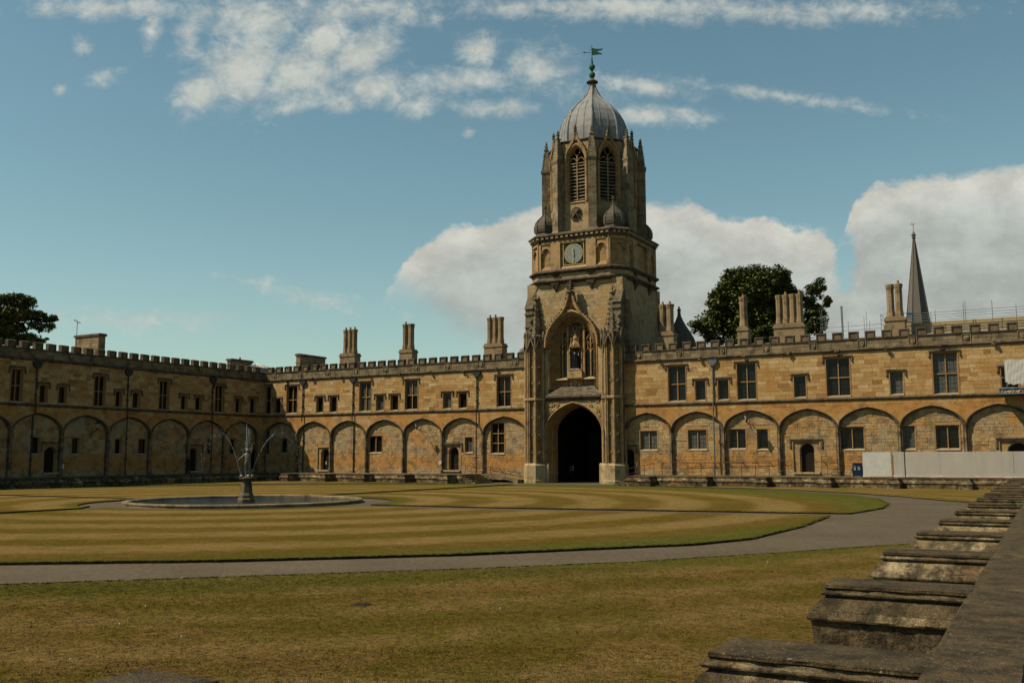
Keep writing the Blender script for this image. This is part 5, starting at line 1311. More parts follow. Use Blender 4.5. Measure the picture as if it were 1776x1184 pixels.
# ---- belfry
AP = 4.22
def face_xf(mb, i0, k): spin(mb, i0, k * pi / 4)
b = MB(); hwf = AP * math.tan(pi / 8)
for k in range(8):
    i0 = len(b.v); y = AY - AP
    c = arch_curve(AX, 1.0, 32.05, 1.5, 27.75, 12); n = len(c)
    outr = [(AX - hwf, 27.75)] + [(AX - hwf + 2 * hwf * q / (n - 3), 34.15) for q in range(n - 2)] + [(AX + hwf, 27.75)]
    b.grid([[(x, y, z) for x, z in outr], [(x, y, z) for x, z in c]]); b.face([(AX - hwf, y, 24.4), (AX + hwf, y, 24.4), (AX + hwf, y, 27.75), (AX - hwf, y, 27.75)])
    face_xf(b, i0, k)
b.build('belfry_wall', M['tower'], tower, recalc=False)
for k in range(8):
    y = AY - AP; w_ = MB()
    arch_loft(w_, AX, 1.0, 32.05, 1.5, 27.75, [(-.22, y), (-.22, y - .1), (-.12, y - .14), (0, y - .05), (.03, y + .12), (.12, y + .13), (.15, y + .3), (.17, y + .5)], 12)
    OGb = [(1.22, 32.0), (1.2, 32.6), (1.02, 33.2), (.72, 33.7), (.38, 34.1), (.24, 34.5), (.14, 34.95), (.08, 35.15)]; INb = [(1.06, 32.0), (1.03, 32.6), (.86, 33.1), (.56, 33.5), (.24, 33.95), (.12, 34.4), (.04, 34.9), (0, 35.1)]
    for sg in (-1, 1): w_.grid([[(AX + sg * x, y, z) for x, z in OGb], [(AX + sg * x, y - .2, z) for x, z in OGb], [(AX + sg * x, y - .2, z) for x, z in INb], [(AX + sg * x, y, z) for x, z in INb]])
    w_.prism([(y - .02, 27.75), (y + .5, 28.0), (y + .5, 27.7), (y - .1, 27.7)], AX - .9, AX + .9, 'x', .8)
    face_xf(w_, 0, k); bw = w_.build('belfry_window', M['tower_warm'], tower, smooth=True)
    m_ = MB()
    m_.box(AX - .045, AX + .045, y + .18, y + .34, 27.9, 32.6)
    for cx in (AX - .43, AX + .43):
        arch_loft(m_, cx, .39, 32.0, .38, None, [(0, y + .2), (.05, y + .16), (.09, y + .22), (.09, y + .34)], 6)
        m_.box(cx - .4, cx + .4, y + .2, y + .32, 31.75, 31.83)
    for s_ in (-1, 1): m_.tube([(AX, y + .25, 32.5), (AX + s_ * .3, y + .25, 32.85), (AX + s_ * .3, y + .25, 33.35)], .045, 4)
    face_xf(m_, 0, k); m_.build('mullion', M['tower'], bw)
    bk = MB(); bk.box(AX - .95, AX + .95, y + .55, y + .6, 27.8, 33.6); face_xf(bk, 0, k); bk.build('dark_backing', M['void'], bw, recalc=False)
    if k in (0, 1, 2, 7, 6):
        for r in range(11):
            for sx in (-1, 1):
                z = 28.0 + r * .345; l = MB(); x0, x1 = (AX - .83, AX - .05) if sx < 0 else (AX + .05, AX + .83)
                l.prism([(y + .22, z), (y + .22, z + .05), (y + .50, z + .26), (y + .50, z + .21)], x0, x1, 'x', R_.random()); face_xf(l, 0, k); l.build('louvre', M['tower_grey'], bw, recalc=False)
    cr = MB()
    for sg in (-1, 1): crockets(cr, [(AX + sg * (x + .03), y - .16, z + .02) for x, z in OGb], .085, .33)
    for z, r in ((35.15, .15), (35.35, .19), (35.55, .14), (35.75, .06)): cr.ball((AX, y - .12, z), r, 6, 4, (1, 1, .7), .15)
    cr.box(AX - .1, AX + .1, y - .2, y, 34.6, 35.1)
    face_xf(cr, 0, k); cr.build('crockets', M['weathered'], bw, kind='stuff')
for k in range(8):      # radial piers with crocketed pinnacles
    p = MB(); p.box(AX - .40, AX + .40, AY - 5.35, AY - 3.7, 24.4, 31.95, R_.random()); p.prism([(AY - 5.5, 24.45), (AY - 5.35, 24.9), (AY - 4, 24.9), (AY - 4, 24.45)], AX - .48, AX + .48, 'x', .3)
    p.box(AX - .42, AX + .42, AY - 5.38, AY - 3.7, 28.9, 28.98, .2)
    spin(p, 0, k * pi / 4 + pi / 8); pr = p.build('belfry_pier', M['tower_grey'], tower)
    s_ = MB()
    for (a, bb, c, d_) in courses(AX - .4, AX + .4, 24.95, 31.9, [], .42, .35, .8, rng): s_.box(a + .005, bb - .005, AY - 5.35 - rng.uniform(.004, .014), AY - 5.34, c + .005, d_ - .005, rng.random(), 'b')
    i0 = len(s_.v)
    for (a, bb, c, d_) in courses(AY - 5.34, AY - 4.0, 24.95, 31.9, [], .42, .4, .8, rng):
        t_ = rng.random(); s_.box(AX + .39, AX + .40 + rng.uniform(.004, .014), a + .005, bb - .005, c + .005, d_ - .005, t_, 'l'); s_.box(AX - .40 - rng.uniform(.004, .014), AX - .39, a + .005, bb - .005, c + .005, d_ - .005, t_, 'r')
    spin(s_, 0, k * pi / 4 + pi / 8); s_.build('pier_facing', M['tower_grey'], pr, recalc=False, kind='stuff')
    p = MB(); p.box(AX - .48, AX + .48, AY - 5.45, AY - 4.3, 31.9, 32.15, .2); p.box(AX - .44, AX + .44, AY - 5.4, AY - 3.7, 31.75, 31.9, .4)
    i = len(p.v); yy = AY - 4.9
    for z, h in ((32.15, .42), (34.3, .17), (34.35, .24), (34.45, .24), (34.5, .12)): p.v += [(AX - h, yy - h, z), (AX + h, yy - h, z), (AX + h, yy + h, z), (AX - h, yy + h, z)]
    for q in range(4):
        for e in range(4): p.f.append((i + q * 4 + e, i + q * 4 + (e + 1) % 4, i + q * 4 + 4 + (e + 1) % 4, i + q * 4 + 4 + e)); p.t.append(.5); p.m.append(0)
    for z, r in ((34.6, .2), (34.85, .2), (35.1, .16), (35.3, .08)): p.ball((AX, yy, z), r, 6, 4, (1, 1, .75), .2, tone=.3)
    for sx in (-1, 1):
        for sy in (-1, 1): crockets(p, [(AX + sx * .44, yy + sy * .44, 32.25), (AX + sx * .2, yy + sy * .2, 34.2)], .075, .27)
    for q in range(5):       # shallow diagonal reeding on the spirelet
        z = 32.5 + q * .35; h = .42 - (z - 32.15) * .116
        p.tube([(AX - h, yy - h, z), (AX + h, yy - h + .02, z - .12)], .035, 4)
    spin(p, 0, k * pi / 4 + pi / 8); p.build('pinnacle', M['tower_grey'], pr)
b = MB(); b.lathe(AX, AY, [(4.57, 33.95), (4.72, 34.08), (4.72, 34.18), (4.5, 34.26), (3.6, 34.5)], 8, tone=.2); b.build('belfry_cornice', M['weathered'], tower)
b = MB()      # crossed keys and hat carved on the front face
y = AY - AP - .05
b.ball((AX - .05, y, 26.55), .5, 14, 8, (1, .16, 1.05), .04, .3)
b.tube([(AX - .4, y - .14, 26.15), (AX + .35, y - .14, 27.0)], .07, 5); b.tube([(AX + .35, y - .14, 26.15), (AX - .4, y - .14, 27.0)], .07, 5)
for k in range(22): a = k * 2 * pi / 22; b.ball((AX - .05 + .58 * cos(a), y - .02, 26.55 + .66 * sin(a)), R_.uniform(.06, .11), 5, 3, jit=.2)
b.build('carved_badge', M['weathered'], tower)
for sx in (-1, 1):
    for sy in (-1, 1):
        c = MB(); cx, cy = AX + sx * 3.75, AY + sy * 3.75
        c.lathe(cx, cy, [(1.12, 24.45), (1.12, 24.75), (.98, 24.85), (.98, 25.0), (1.06, 25.05), (1.12, 25.35), (1.12, 25.7), (1.0, 26.1), (.74, 26.45), (.42, 26.75), (.22, 27.0), (.12, 27.3), (.07, 27.55)], 8, tone=.4); co = c.build('corner_cupola', M['lead_dark'], tower)
        c = MB()
        for k in range(8):
            a = pi / 8 + k * pi / 4; c.tube([(cx + r * cos(a), cy + r * sin(a), z) for r, z in ((1.08, 25.05), (1.14, 25.35), (1.14, 25.7), (1.02, 26.1), (.76, 26.45), (.44, 26.75), (.24, 27.0), (.13, 27.3))], .04, 5)
        for z, r in ((27.55, .14), (27.75, .2), (27.95, .12)): c.ball((cx, cy, z), r, 6, 4, (1, 1, .7), .15)
        c.build('cupola_rib', M['lead_dark'], co)
# ---- lead dome
DP = [(3.62, 34.35), (3.60, 35.2), (3.55, 35.9), (3.42, 36.6), (3.18, 37.3), (2.85, 37.95), (2.40, 38.5), (1.85, 39.05), (1.28, 39.55), (.86, 40.05), (.56, 40.6), (.36, 41.1), (.30, 41.4)]
b = MB(); b.lathe(AX, AY, DP, 8); dome = b.build('dome', M['lead'], tower)
for k in range(8):
    a = pi / 8 + k * pi / 4; s_ = MB(); s_.tube([(AX + r * cos(a), AY + r * sin(a), z) for r, z in DP], .11, 6, r1=.06); s_.build('dome_rib', M['lead'], dome, smooth=True)
s_ = MB()
for k in range(8):
    a0 = pi / 8 + k * pi / 4; a1 = a0 + pi / 4
    for f in (1 / 3, 2 / 3):
        s_.tube([(AX + r * (cos(a0) * (1 - f) + cos(a1) * f), AY + r * (sin(a0) * (1 - f) + sin(a1) * f), z) for r, z in DP[:8]], .045, 4)
s_.build('dome_seam', M['lead'], dome, smooth=True)
b = MB(); b.lathe(AX, AY, [(.3, 41.35), (.42, 41.45), (.62, 41.6), (.62, 41.68), (.4, 41.8), (.2, 42.0), (.12, 42.15)], 12); b.build('dome_collar', M['lead_dark'], dome, smooth=True)
b = MB(); b.tube([(AX, AY, 42.0), (AX, AY, 44.2)], .07, 6); b.ball((AX, AY, 42.45), .34, 12, 8, (1, 1, 1.05)); b.ball((AX, AY, 43.32), .34, 12, 8)
b.lathe(AX, AY, [(.1, 42.85), (.16, 42.95), (.1, 43.0)], 8); b.lathe(AX, AY, [(.12, 43.6), (.14, 43.75), (.06, 44.2), (.1, 44.3), (.04, 44.4)], 8); b.tube([(AX, AY, 44.2), (AX, AY, 45.75)], .035, 5)
fin = b.build('finial', M['verdigris'], dome, smooth=True)
v = MB(); fl = [(.03, 44.75), (1.15, 45.05), (1.0, 45.2), (1.15, 45.42), (.55, 45.38), (.03, 45.5)]
v.prism([(.03, 44.62), (.9, 44.72), (1.1, 44.65), (1.0, 44.85), (.6, 44.98), (.65, 45.08), (1.1, 45.2), (1.18, 45.35), (.6, 45.32), (.03, 45.42)], -.02, .02)
v.tube([(-.9, 0, 44.92), (0, 0, 44.92)], .03, 4); v.prism([(-.95, 44.92), (-.72, 45.02), (-.72, 44.82)], -.02, .02); v.tube([(-.2, 0, 45.25), (0, 0, 45.25)], .03, 4)
i0 = 0; v.v = [(AX + x * cos(.5), AY + x * sin(.5) + y, z) for x, y, z in v.v]; v.build('weathervane', M['verdigris'], dome)
# stair-turret cupola on the far side
b = MB(); b.lathe(46.55, 12, [(1.55, 9), (1.55, 13.6), (1.7, 13.75), (1.68, 14.3), (1.45, 14.9), (1.1, 15.5), (.72, 16.1), (.4, 16.7), (.2, 17.2), (.14, 17.7)], 12); b.ball((46.55, 12, 17.8), .22, 8, 5); b.ball((46.55, 12, 18.1), .12, 6, 4)
b.build('stair_turret_cupola', M['lead_dark'], tower)

# =============================================================== FIGURES
def skin_body(name, joints, bones, mats, parent=None, sub=2, tone=.5):
    """joints: {name:(x,y,z,r)}; one continuous surface"""
    keys = list(joints); me = bpy.data.meshes.new(name)
    me.from_pydata([joints[k][:3] for k in keys], [(keys.index(a), keys.index(c)) for a, c in bones], [])
    o = bpy.data.objects.new(name, me); COL.objects.link(o)
    md = o.modifiers.new('s', 'SKIN'); md.use_smooth_shade = True
    for k, kk in enumerate(keys):
        sv = me.skin_vertices[0].data[k]; r = joints[kk][3]; sv.radius = (r, joints[kk][4] if len(joints[kk]) > 4 else r); sv.use_root = (k == 0)
    s2 = o.modifiers.new('u', 'SUBSURF'); s2.levels = sub; s2.render_levels = sub
    dg = bpy.context.evaluated_depsgraph_get(); dg.update(); m2 = bpy.data.meshes.new_from_object(o.evaluated_get(dg)); bpy.data.objects.remove(o)
    m2.materials.clear(); m2.materials.append(mats)
    return link(name, m2, parent)
BON = [('pel', 'wai'), ('wai', 'che'), ('che', 'nek'), ('nek', 'hd0'), ('hd0', 'hd1'), ('che', 'shL'), ('shL', 'elL'), ('elL', 'wrL'), ('wrL', 'haL'), ('che', 'shR'), ('shR', 'elR'), ('elR', 'wrR'), ('wrR', 'haR'), ('pel', 'hiL'), ('hiL', 'knL'), ('knL', 'anL'), ('anL', 'toL'), ('pel', 'hiR'), ('hiR', 'knR'), ('knR', 'anR'), ('anR', 'toR')]
# fountain figure: poised on one foot, one arm thrown up
fig = thing('statue', 'slim bronze nude figure poised on one foot with an arm raised on the fountain pedestal', 'statue', (PC[0], PC[1], 1.42), radians(25)); fig.scale = (1.12, 1.12, 1.06)
J = {'pel': (0, 0, .78, 0.116), 'wai': (.01, 0, .92, 0.091), 'che': (.02, .0, 1.10, 0.122), 'nek': (.03, -.02, 1.24, 0.043), 'hd0': (.03, -.03, 1.31, 0.067), 'hd1': (.03, -.03, 1.40, 0.073),
     'shL': (-.13, 0, 1.18, 0.049), 'elL': (-.27, -.05, 1.02, 0.037), 'wrL': (-.38, -.16, .90, 0.027), 'haL': (-.42, -.2, .86, 0.024), 'shR': (.16, 0, 1.2, 0.049), 'elR': (.24, -.02, 1.42, 0.037), 'wrR': (.24, -.03, 1.62, 0.027), 'haR': (.25, -.03, 1.70, 0.022),
     'hiL': (-.07, 0, .72, 0.085), 'knL': (-.05, -.03, .40, 0.061), 'anL': (-.02, 0, .08, 0.034), 'toL': (-.02, -.1, .02, 0.024), 'hiR': (.08, .02, .72, 0.085), 'knR': (.13, .02, .42, 0.061), 'anR': (.16, .32, .34, 0.034), 'toR': (.16, .40, .27, 0.024)}
skin_body('figure', J, BON, M['bronze_fig'], fig)
hm = MB(); hm.lathe(.03, -.03, [(.10, 1.40), (.085, 1.43), (.06, 1.475), (.01, 1.49)], 10); hm.tube([(-.05, -.03, 1.42), (-.13, .02, 1.5)], .02, 4); hm.tube([(.11, -.03, 1.42), (.19, .02, 1.5)], .02, 4); hm.build('winged_cap', M['bronze_fig'], fig)
hm = MB(); hm.tube([(-.42, -.22, .70), (-.40, -.2, 1.05)], .012, 5); hm.ball((-.40, -.2, 1.06), .03, 6, 4); hm.build('staff', M['bronze_fig'], fig)
# robed figure in the niche over the gate
rob = thing('statue', 'dark robed stone figure standing in the canopied niche above the gate arch', 'statue', (AX, YG - .34, 10.93))
r_ = MB(); r_.lathe(0, 0, [(.40, 0), (.42, .1), (.36, .5), (.31, .9), (.33, 1.2), (.36, 1.45), (.30, 1.62), (.14, 1.72), (.08, 1.76)], 12, sy=.75)
for k in range(12):
    a = k * 2 * pi / 12; r_.tube([(.41 * cos(a), .31 * sin(a), .03), (.35 * cos(a), .27 * sin(a), .6), (.31 * cos(a + .2), .24 * sin(a + .2), 1.0)], .045, 5)
r_.build('robe', M['bronze'], rob, smooth=True)
r_ = MB(); r_.ball((0, -.02, 1.90), .145, 12, 8, (.9, 1, 1.15)); r_.lathe(0, -.02, [(.26, 1.98), (.27, 2.01), (.16, 2.04), (.14, 2.10), (.04, 2.12)], 12); r_.ball((0, -.165, 1.89), .03, 6, 4); r_.build('head', M['bronze'], rob, smooth=True)
r_ = MB(); r_.tube([(-.30, 0, 1.55), (-.46, -.1, 1.35), (-.52, -.26, 1.62)], .09, 7, r1=.05); r_.tube([(.30, 0, 1.55), (.42, -.14, 1.25), (.20, -.32, 1.2)], .09, 7, r1=.055)
for k in range(4): r_.tube([(-.52 + .02 * k, -.26, 1.62), (-.53 + .025 * k, -.27, 1.72)], .014, 4)
r_.build('arm', M['bronze'], rob, smooth=True)
r_ = MB(); r_.box(-.45, .45, -.32, .32, -.0, .05); r_.build('plinth', M['marble'], rob)
# walking person in the shade
per = thing('person', 'person in dark jacket and pale shirt walking past a shaded doorway at the left', 'person', (2.6, -13.6, TH), radians(-80))
J = {'pel': (0, 0, .93, .13, .10), 'wai': (0, -.02, 1.08, .13, .10), 'che': (0, -.03, 1.32, .16, .11), 'nek': (0, -.03, 1.50, .05), 'hd0': (0, -.05, 1.60, .085), 'hd1': (0, -.04, 1.70, .085),
     'shL': (-.19, -.02, 1.42, .06), 'elL': (-.24, .1, 1.16, .045), 'wrL': (-.24, .03, .93, .034), 'haL': (-.23, 0, .84, .03), 'shR': (.19, -.02, 1.42, .06), 'elR': (.24, -.1, 1.17, .045), 'wrR': (.23, -.3, 1.03, .034), 'haR': (.22, -.38, 1.0, .03),
     'hiL': (-.09, 0, .88, .09), 'knL': (-.09, -.16, .50, .065), 'anL': (-.09, -.28, .10, .045), 'toL': (-.09, -.42, .06, .035), 'hiR': (.09, 0, .88, .09), 'knR': (.09, .06, .50, .065), 'anR': (.09, .34, .16, .045), 'toR': (.09, .32, .03, .035)}
skin_body('body', J, BON, M['cloth_dark'], per)
h_ = MB(); h_.ball((0, -.06, 1.655), .105, 12, 8, (.85, 1, 1.2)); h_.ball((0, -.17, 1.65), .018, 6, 4)
for s_ in (-1, 1): h_.ball((s_ * .092, -.05, 1.65), .022, 5, 4); h_.ball((s_ * (.22 if s_ > 0 else .23), -.4 if s_ > 0 else -.01, .98 if s_ > 0 else .82), .04, 6, 4, (.7, 1, 1.3))
h_.build('face', M['skin'], per, smooth=True)
h_ = MB(); h_.ball((0, -.03, 1.70), .112, 12, 8, (.9, 1, 1.0)); h_.build('hair', M['wood_dark'], per, smooth=True)
h_ = MB(); h_.ball((0, -.09, 1.30), .15, 10, 8, (.8, .5, 1.2)); h_.build('shirt_front', M['cloth_white'], per, smooth=True)

# =============================================================== THE FOUNTAIN
fo = thing('fountain', 'round stone-rimmed fountain pool with a pedestal and water jets on the lawn', 'fountain', (PC[0], PC[1], 0))
for k in range(44):
    a0, a1 = 2 * pi * k / 44 + .002, 2 * pi * (k + 1) / 44 - .002; s_ = MB(); s_.tone = R_.uniform(.3, 1)
    rows = []
    for q in range(4):
        a = a0 + (a1 - a0) * q / 3; rows.append([(r * cos(a), r * sin(a), z) for r, z in ((6.42, -.05), (6.42, .07), (6.46, .10), (6.45, .155), (6.38, .19), (6.15, .19), (6.08, .15), (6.08, -.05))])
    s_.grid(rows, True); n = 8
    s_.f.append(tuple(range(n))); s_.f.append(tuple(3 * n + q for q in reversed(range(n)))); s_.t += [s_.tone] * 2; s_.m += [0, 0]
    s_.build('rim_stone', M['parapet'], fo)
s_ = MB(); disc(s_, 0, 0, 6.1, 0, 64); s_.v = [(x, z, .06) for x, y, z in s_.v]; s_.build('water', M['water'], fo, recalc=False)
pd = MB(); pd.lathe(0, 0, [(.50, 0), (.50, .20), (.44, .26), (.44, .42), (.38, .50), (.36, .55), (.31, 1.05), (.29, 1.15), (.24, 1.2), (.24, 1.25), (.42, 1.31), (.44, 1.38), (.20, 1.40), (.12, 1.44)], 8, tone=.4)
pd.build('pedestal', M['pilaster'], fo)
pd = MB()
for a in (radians(208), radians(28), radians(118)): pd.ball((.3 * cos(a), .3 * sin(a), 1.46), .12, 7, 5, (1.2, .8, .8), .1)
pd.build('spout', M['bronze_pale'], fo, smooth=True)
def jet(p0, v0, T, n, r, seed, spread):
    rg = random.Random(seed); j = MB(); pts = []
    for k in range(13):
        t = T * .42 * k / 12; pts.append((p0[0] + v0[0] * t, p0[1] + v0[1] * t, p0[2] + v0[2] * t - 4.905 * t * t))
    j.tube(pts, r, 5, r1=r * .55)
    for k in range(n):
        t = T * (rg.random() ** .8); s = spread * (t / T) ** 1.6
        p = [p0[q] + v0[q] * t * (1 + rg.gauss(0, .05) * (t / T)) + rg.gauss(0, s * .35) for q in range(3)]; p[2] -= 4.905 * t * t
        if p[2] < .12: continue
        rr = rg.uniform(.005, .013) * (1 + .3 * t / T); j.ball(p, rr, 4, 3, (1, 1, rg.uniform(1, 2.2)))
    o = j.build('water_jet', M['spray'], fo, recalc=False, kind='stuff'); return o
vx = Vector((cos(YAW), sin(YAW), 0))
jet((-.33 * vx.x, -.33 * vx.y, 1.45), (-1.75 * vx.x, -1.75 * vx.y, 6.87), 1.45, 210, .0055, 1, .22)
jet((.22 * vx.x, .22 * vx.y, 1.48), (2.18 * vx.x, 2.18 * vx.y, 6.85), 1.40, 210, .0055, 2, .22)
jet((-.45 * vx.x * .2, -.45 * vx.y * .2, 1.45), (.03, .0, 7.25), 1.40, 300, .005, 3, .13)
jet((.0, .0, 2.95), (.12, .05, 4.6), .9, 160, .005, 4, .14)
jet((.1 * -vx.y, .3 * vx.x, 1.45), (.9 * vx.y, -1.2 * vx.x, 6.0), 1.25, 90, .004, 5, .2)

# =============================================================== LANTERNS, RAILS, NOTICES
def lantern(x, z, label, ya=.22):
    t = thing('wall_lantern', label, 'lantern', (x, ya, z), 0, 'iron bracket lanterns under the arches')
    a = MB(); L = 1.45; a.tube([(.22, 0, -.45), (-.02, -L, -.12)], .028, 5); a.tube([(.25, 0, -1.1), (.1, -L * .45, -.5), (-.02, -L, -.16)], .022, 5); a.tube([(.22, 0, -.42), (.25, 0, -1.15)], .03, 5)
    for k in range(3):
        q = MB(); pts = [(.12 - .05 * k + .09 * cos(u), -L * (.25 + .2 * k) , -.6 + .14 * k + .09 * sin(u)) for u in [i * .7 for i in range(8)]]; a.tube(pts, .014, 4)
    a.build('bracket', M['iron'], t)
    g = MB(); g.lathe(-.02, -L, [(.11, .0), (.19, .42)], 6); g.build('lamp_glass', M['lampglass'], t)
    g = MB(); g.lathe(-.02, -L, [(.05, -.14), (.12, -.03), (.12, .01)], 6); g.lathe(-.02, -L, [(.22, .42), (.22, .45), (.12, .58), (.06, .62), (.07, .68), (.02, .76)], 6)
    for k in range(6): u = pi / 6 + k * pi / 3; g.tube([(-.02 + .115 * cos(u), -L + .115 * sin(u), 0), (-.02 + .195 * cos(u), -L + .195 * sin(u), .43)], .014, 4)
    g.build('lamp_frame', M['iron'], t)
lantern(22.35, 5.55, 'iron bracket lantern under the third arch left of the gate, casting a long shadow')
lantern(57.0, 5.6, 'iron bracket lantern above the two-light and single windows right of the gate')
lantern_s = thing('wall_lantern', 'dim iron bracket lantern under a shaded arch at the left', 'lantern', (-.45, -23.4, 5.3), pi / 2, 'iron bracket lanterns under the arches')
for o in list(bpy.data.objects):
    if o.get('label', '').startswith('iron bracket lantern under the third'):
        for ch in o.children: c = ch.copy(); COL.objects.link(c); c.parent = lantern_s
def railing(label, pts, zb, h=1.0, step=1.12, mid=True, group='rusty handrails along the terrace'):
    t = thing('handrail', label, 'railing', (pts[0][0], pts[0][1], pts[0][2]), 0, group); o = Vector(pts[0])
    r = MB(); P_ = [Vector(p) - o + Vector((0, 0, h)) for p in pts]; r.tube(P_, .021, 6)
    r.build('top_rail', M['rust'], t)
    if mid: r = MB(); r.tube([p - Vector((0, 0, .46)) for p in P_], .015, 5); r.build('mid_rail', M['rust'], t)
    for a, bb in zip(pts[:-1], pts[1:]):
        a, bb = Vector(a) - o, Vector(bb) - o; n = max(1, round((bb - a).length / step))
        for k in range(n + 1):
            p = a.lerp(bb, k / n); m_ = MB(); m_.tube([p - Vector((0, 0, .1)), p + Vector((0, 0, h))], .022, 5); m_.build('rail_post', M['rust'], t)
    return t
railing('long rusty handrail on the terrace edge below the two-light windows right of the gate', [(50.4, -4.6, TH + .1), (59.6, -4.3, TH + .1)], 0, 1.05)
railing('short rusty handrail sloping down beside the small doorway right of the gate', [(46.6, -3.0, .45), (48.6, -4.2, TH), (49.6, -4.5, TH + .1)], 0, .95)
railing('rusty handrail left of the arched doorway that stands right of the gate', [(60.0, -.4, TH + .1), (60.9, -.4, TH + .2)], 0, 1.05)
railing('rusty handrail right of the arched doorway and left of the navy board', [(62.4, -.4, TH + .2), (64.6, -.4, TH + .1)], 0, 1.0)
railing('thin handrail sloping down the ramp between the steps and the gate tower', [(26.9, -1.1, TH), (29.5, -1.1, TH - .1), (34.4, -1.0, -.02)], 0, .9, 1.6)
for k, x in enumerate([47.9, 48.3, 51.0, 52.3, 53.6, 54.9, 56.1, 57.3, 58.4, 59.2, 60.2]):
    if k < 0: break
wb = MB()
for k, x in enumerate([50.9, 52.25, 53.6, 54.95, 56.2, 57.4, 58.6, 59.8, 63.1, 64.3]):
    z = 1.75 + .03 * k if k < 8 else 2.05
    wb.tube([(x, .2, z), (x, .0, z + .02), (x, -.04, z + .12)], .03, 5)
wb.tube([(50.5, -.04, 1.86), (60.2, -.04, 2.12)], .02, 6); tag(wb.build('wall_handrail', M['rust'], None), 'rusty wall-mounted handrail on brackets rising behind the long railing right of the gate', 'railing')
wb = MB()
for k in range(6): x = 28.4 + k * 1.05; z = 1.75 - k * .17; wb.tube([(x, .2, z), (x, .0, z + .02), (x, -.04, z + .1)], .03, 5)
wb.tube([(28.0, -.04, 1.92), (34.0, -.04, .98)], .02, 6); tag(wb.build('wall_handrail', M['rust'], None), 'rusty wall-mounted handrail sloping down towards the left side of the gate tower', 'railing')
def notice(loc, w, h, rz, label, mat='white', group='small paper notices on the walls'):
    b = MB(); b.box(-w / 2, w / 2, -.02, 0, -h / 2, h / 2); t = thing('notice', label, 'notice', loc, rz, group); b.build('notice_sheet', M[mat], t)
    l = MB()
    for k in range(4): l.box(-w * .35, w * R_.uniform(.1, .35), -.024, -.019, h * (.3 - .18 * k) - .01, h * (.3 - .18 * k) + .012)
    l.build('notice_print', M['iron'], t)
notice((24.55, -.16, 1.95), .3, .32, 0, 'small white notice on the pilaster left of the hooded doorway')
notice((46.1, .19, 1.78), .22, .38, 0, 'small white notice on the wall beside the dark doorway right of the gate')
notice((9.3, .1, 1.9), .12, .3, 0, 'tiny white notice at the doorway in the second sunlit arch from the left')
notice((.0 - .1, -26.25, 1.75), .5, .42, pi / 2, 'pale blue-white notice by the shaded doorway at the far left')
notice((-.3, -.35, 1.95), .3, .3, pi / 2, 'small pale notice in the shaded corner beside the fountain jets')

# =============================================================== BUILDERS' HOARDING, BOARD, SCAFFOLD
ho = thing('hoarding', 'milky white plastic hoarding standing along the terrace wall at the right', 'hoarding', (67, -4.4, TH))
hx = [(0.0, 2.1), (2.2, 3.05), (3.15, 5.6), (5.62, 8.1), (8.12, 10.6), (10.62, 13.1)]
for k, (a, bb) in enumerate(hx):
    p = MB(); yy = .0 if k != 1 else .14; n = 8
    rows = [[(a + (bb - a) * q / n, yy + .003 * sin(q * 1.7 + k), z) for q in range(n + 1)] for z in (.16, 1.0, 1.95)]
    p.grid(rows); p.grid([[(x, y + .012, z) for x, y, z in r] for r in rows]); p.build('hoarding_sheet', M['hoard'] if k else M['sheet'], ho, recalc=False)
    f = MB(); f.tube([(a + .02, yy + .03, .1), (a + .02, yy + .03, 1.97)], .022, 5); f.tube([(a, yy + .03, 1.95), (bb, yy + .03, 1.95)], .012, 5); f.tube([(a, yy + .03, 1.0), (bb, yy + .03, 1.0)], .010, 5); f.build('hoarding_frame', M['galv'], ho)
    s_ = MB(); s_.box(a, bb, yy - .03, yy + .02, .06, .155); s_.build('base_strip', M['white'], ho)
    s_ = MB(); s_.box(a + .1, bb - .05, yy - .036, yy - .031, .115, .145); s_.build('red_stripe', M['red'], ho)
for x in (.0, 2.3, 4.9, 9.9): s_ = MB(); s_.box(x, x + .55, -.2, .25, .0, .06); s_.build('timber_foot', M['timber'], ho)
nb = thing('notice_board', 'navy blue notice board with white lettering standing left of the white hoarding', 'notice board', (66.45, -3.6, TH), radians(8))
b = MB(); b.box(-.37, .37, -.06, .06, .08, 1.05); b.prism([(-.40, 1.05), (.40, 1.05), (.36, 1.1), (-.36, 1.1)], -.08, .08); b.box(.37, .46, -.05, .05, .2, .85); b.box(-.44, -.37, -.04, .04, .45, .65)
b.box(-.33, -.25, -.2, .2, 0, .08); b.box(.25, .33, -.2, .2, 0, .08); b.build('board', M['board_blue'], nb)
b = MB()
for z, w in ((.80, .16), (.76, .12)): b.box(-.27, -.27 + w, -.064, -.059, z - .01, z + .01); b.box(.02, .02 + w, -.064, -.059, z - .01, z + .01)
for z in (.71, .66, .61, .56): b.box(.02, .2 + .02 * R_.random(), -.064, -.059, z - .008, z + .008)
b.box(-.26, -.245, -.064, -.059, .92, 1.0)
d_ = MB(); disc(d_, -.2, .62, .065, -.065, 14, .03); d_.build('white_emblem', M['white'], nb, recalc=False)
b.build('white_print', M['white'], nb)
sc = thing('work_platform', 'blue lattice work platform wrapped in white sheeting hanging on the wall at the right edge', 'scaffold', (76.85, -.2, 7.2))
b = MB()
for y in (-1.3, -.15):
    b.tube([(0, y, 0), (5.5, y, 0)], .05, 6); b.tube([(0, y, .42), (5.5, y, .42)], .05, 6)
b.box(-.04, .04, -1.35, -.1, -.04, .46); b.build('lattice_chord', M['steel_blue'], sc)
b = MB()
for y in (-1.3, -.15):
    for k in range(9): x = k * .6; b.tube([(x + .05, y, 0), (x + .35, y, .42)], .022, 5); b.tube([(x + .35, y, .42), (x + .65, y, 0)], .022, 5)
b.build('lattice_diagonal', M['galv'], sc, kind='stuff')
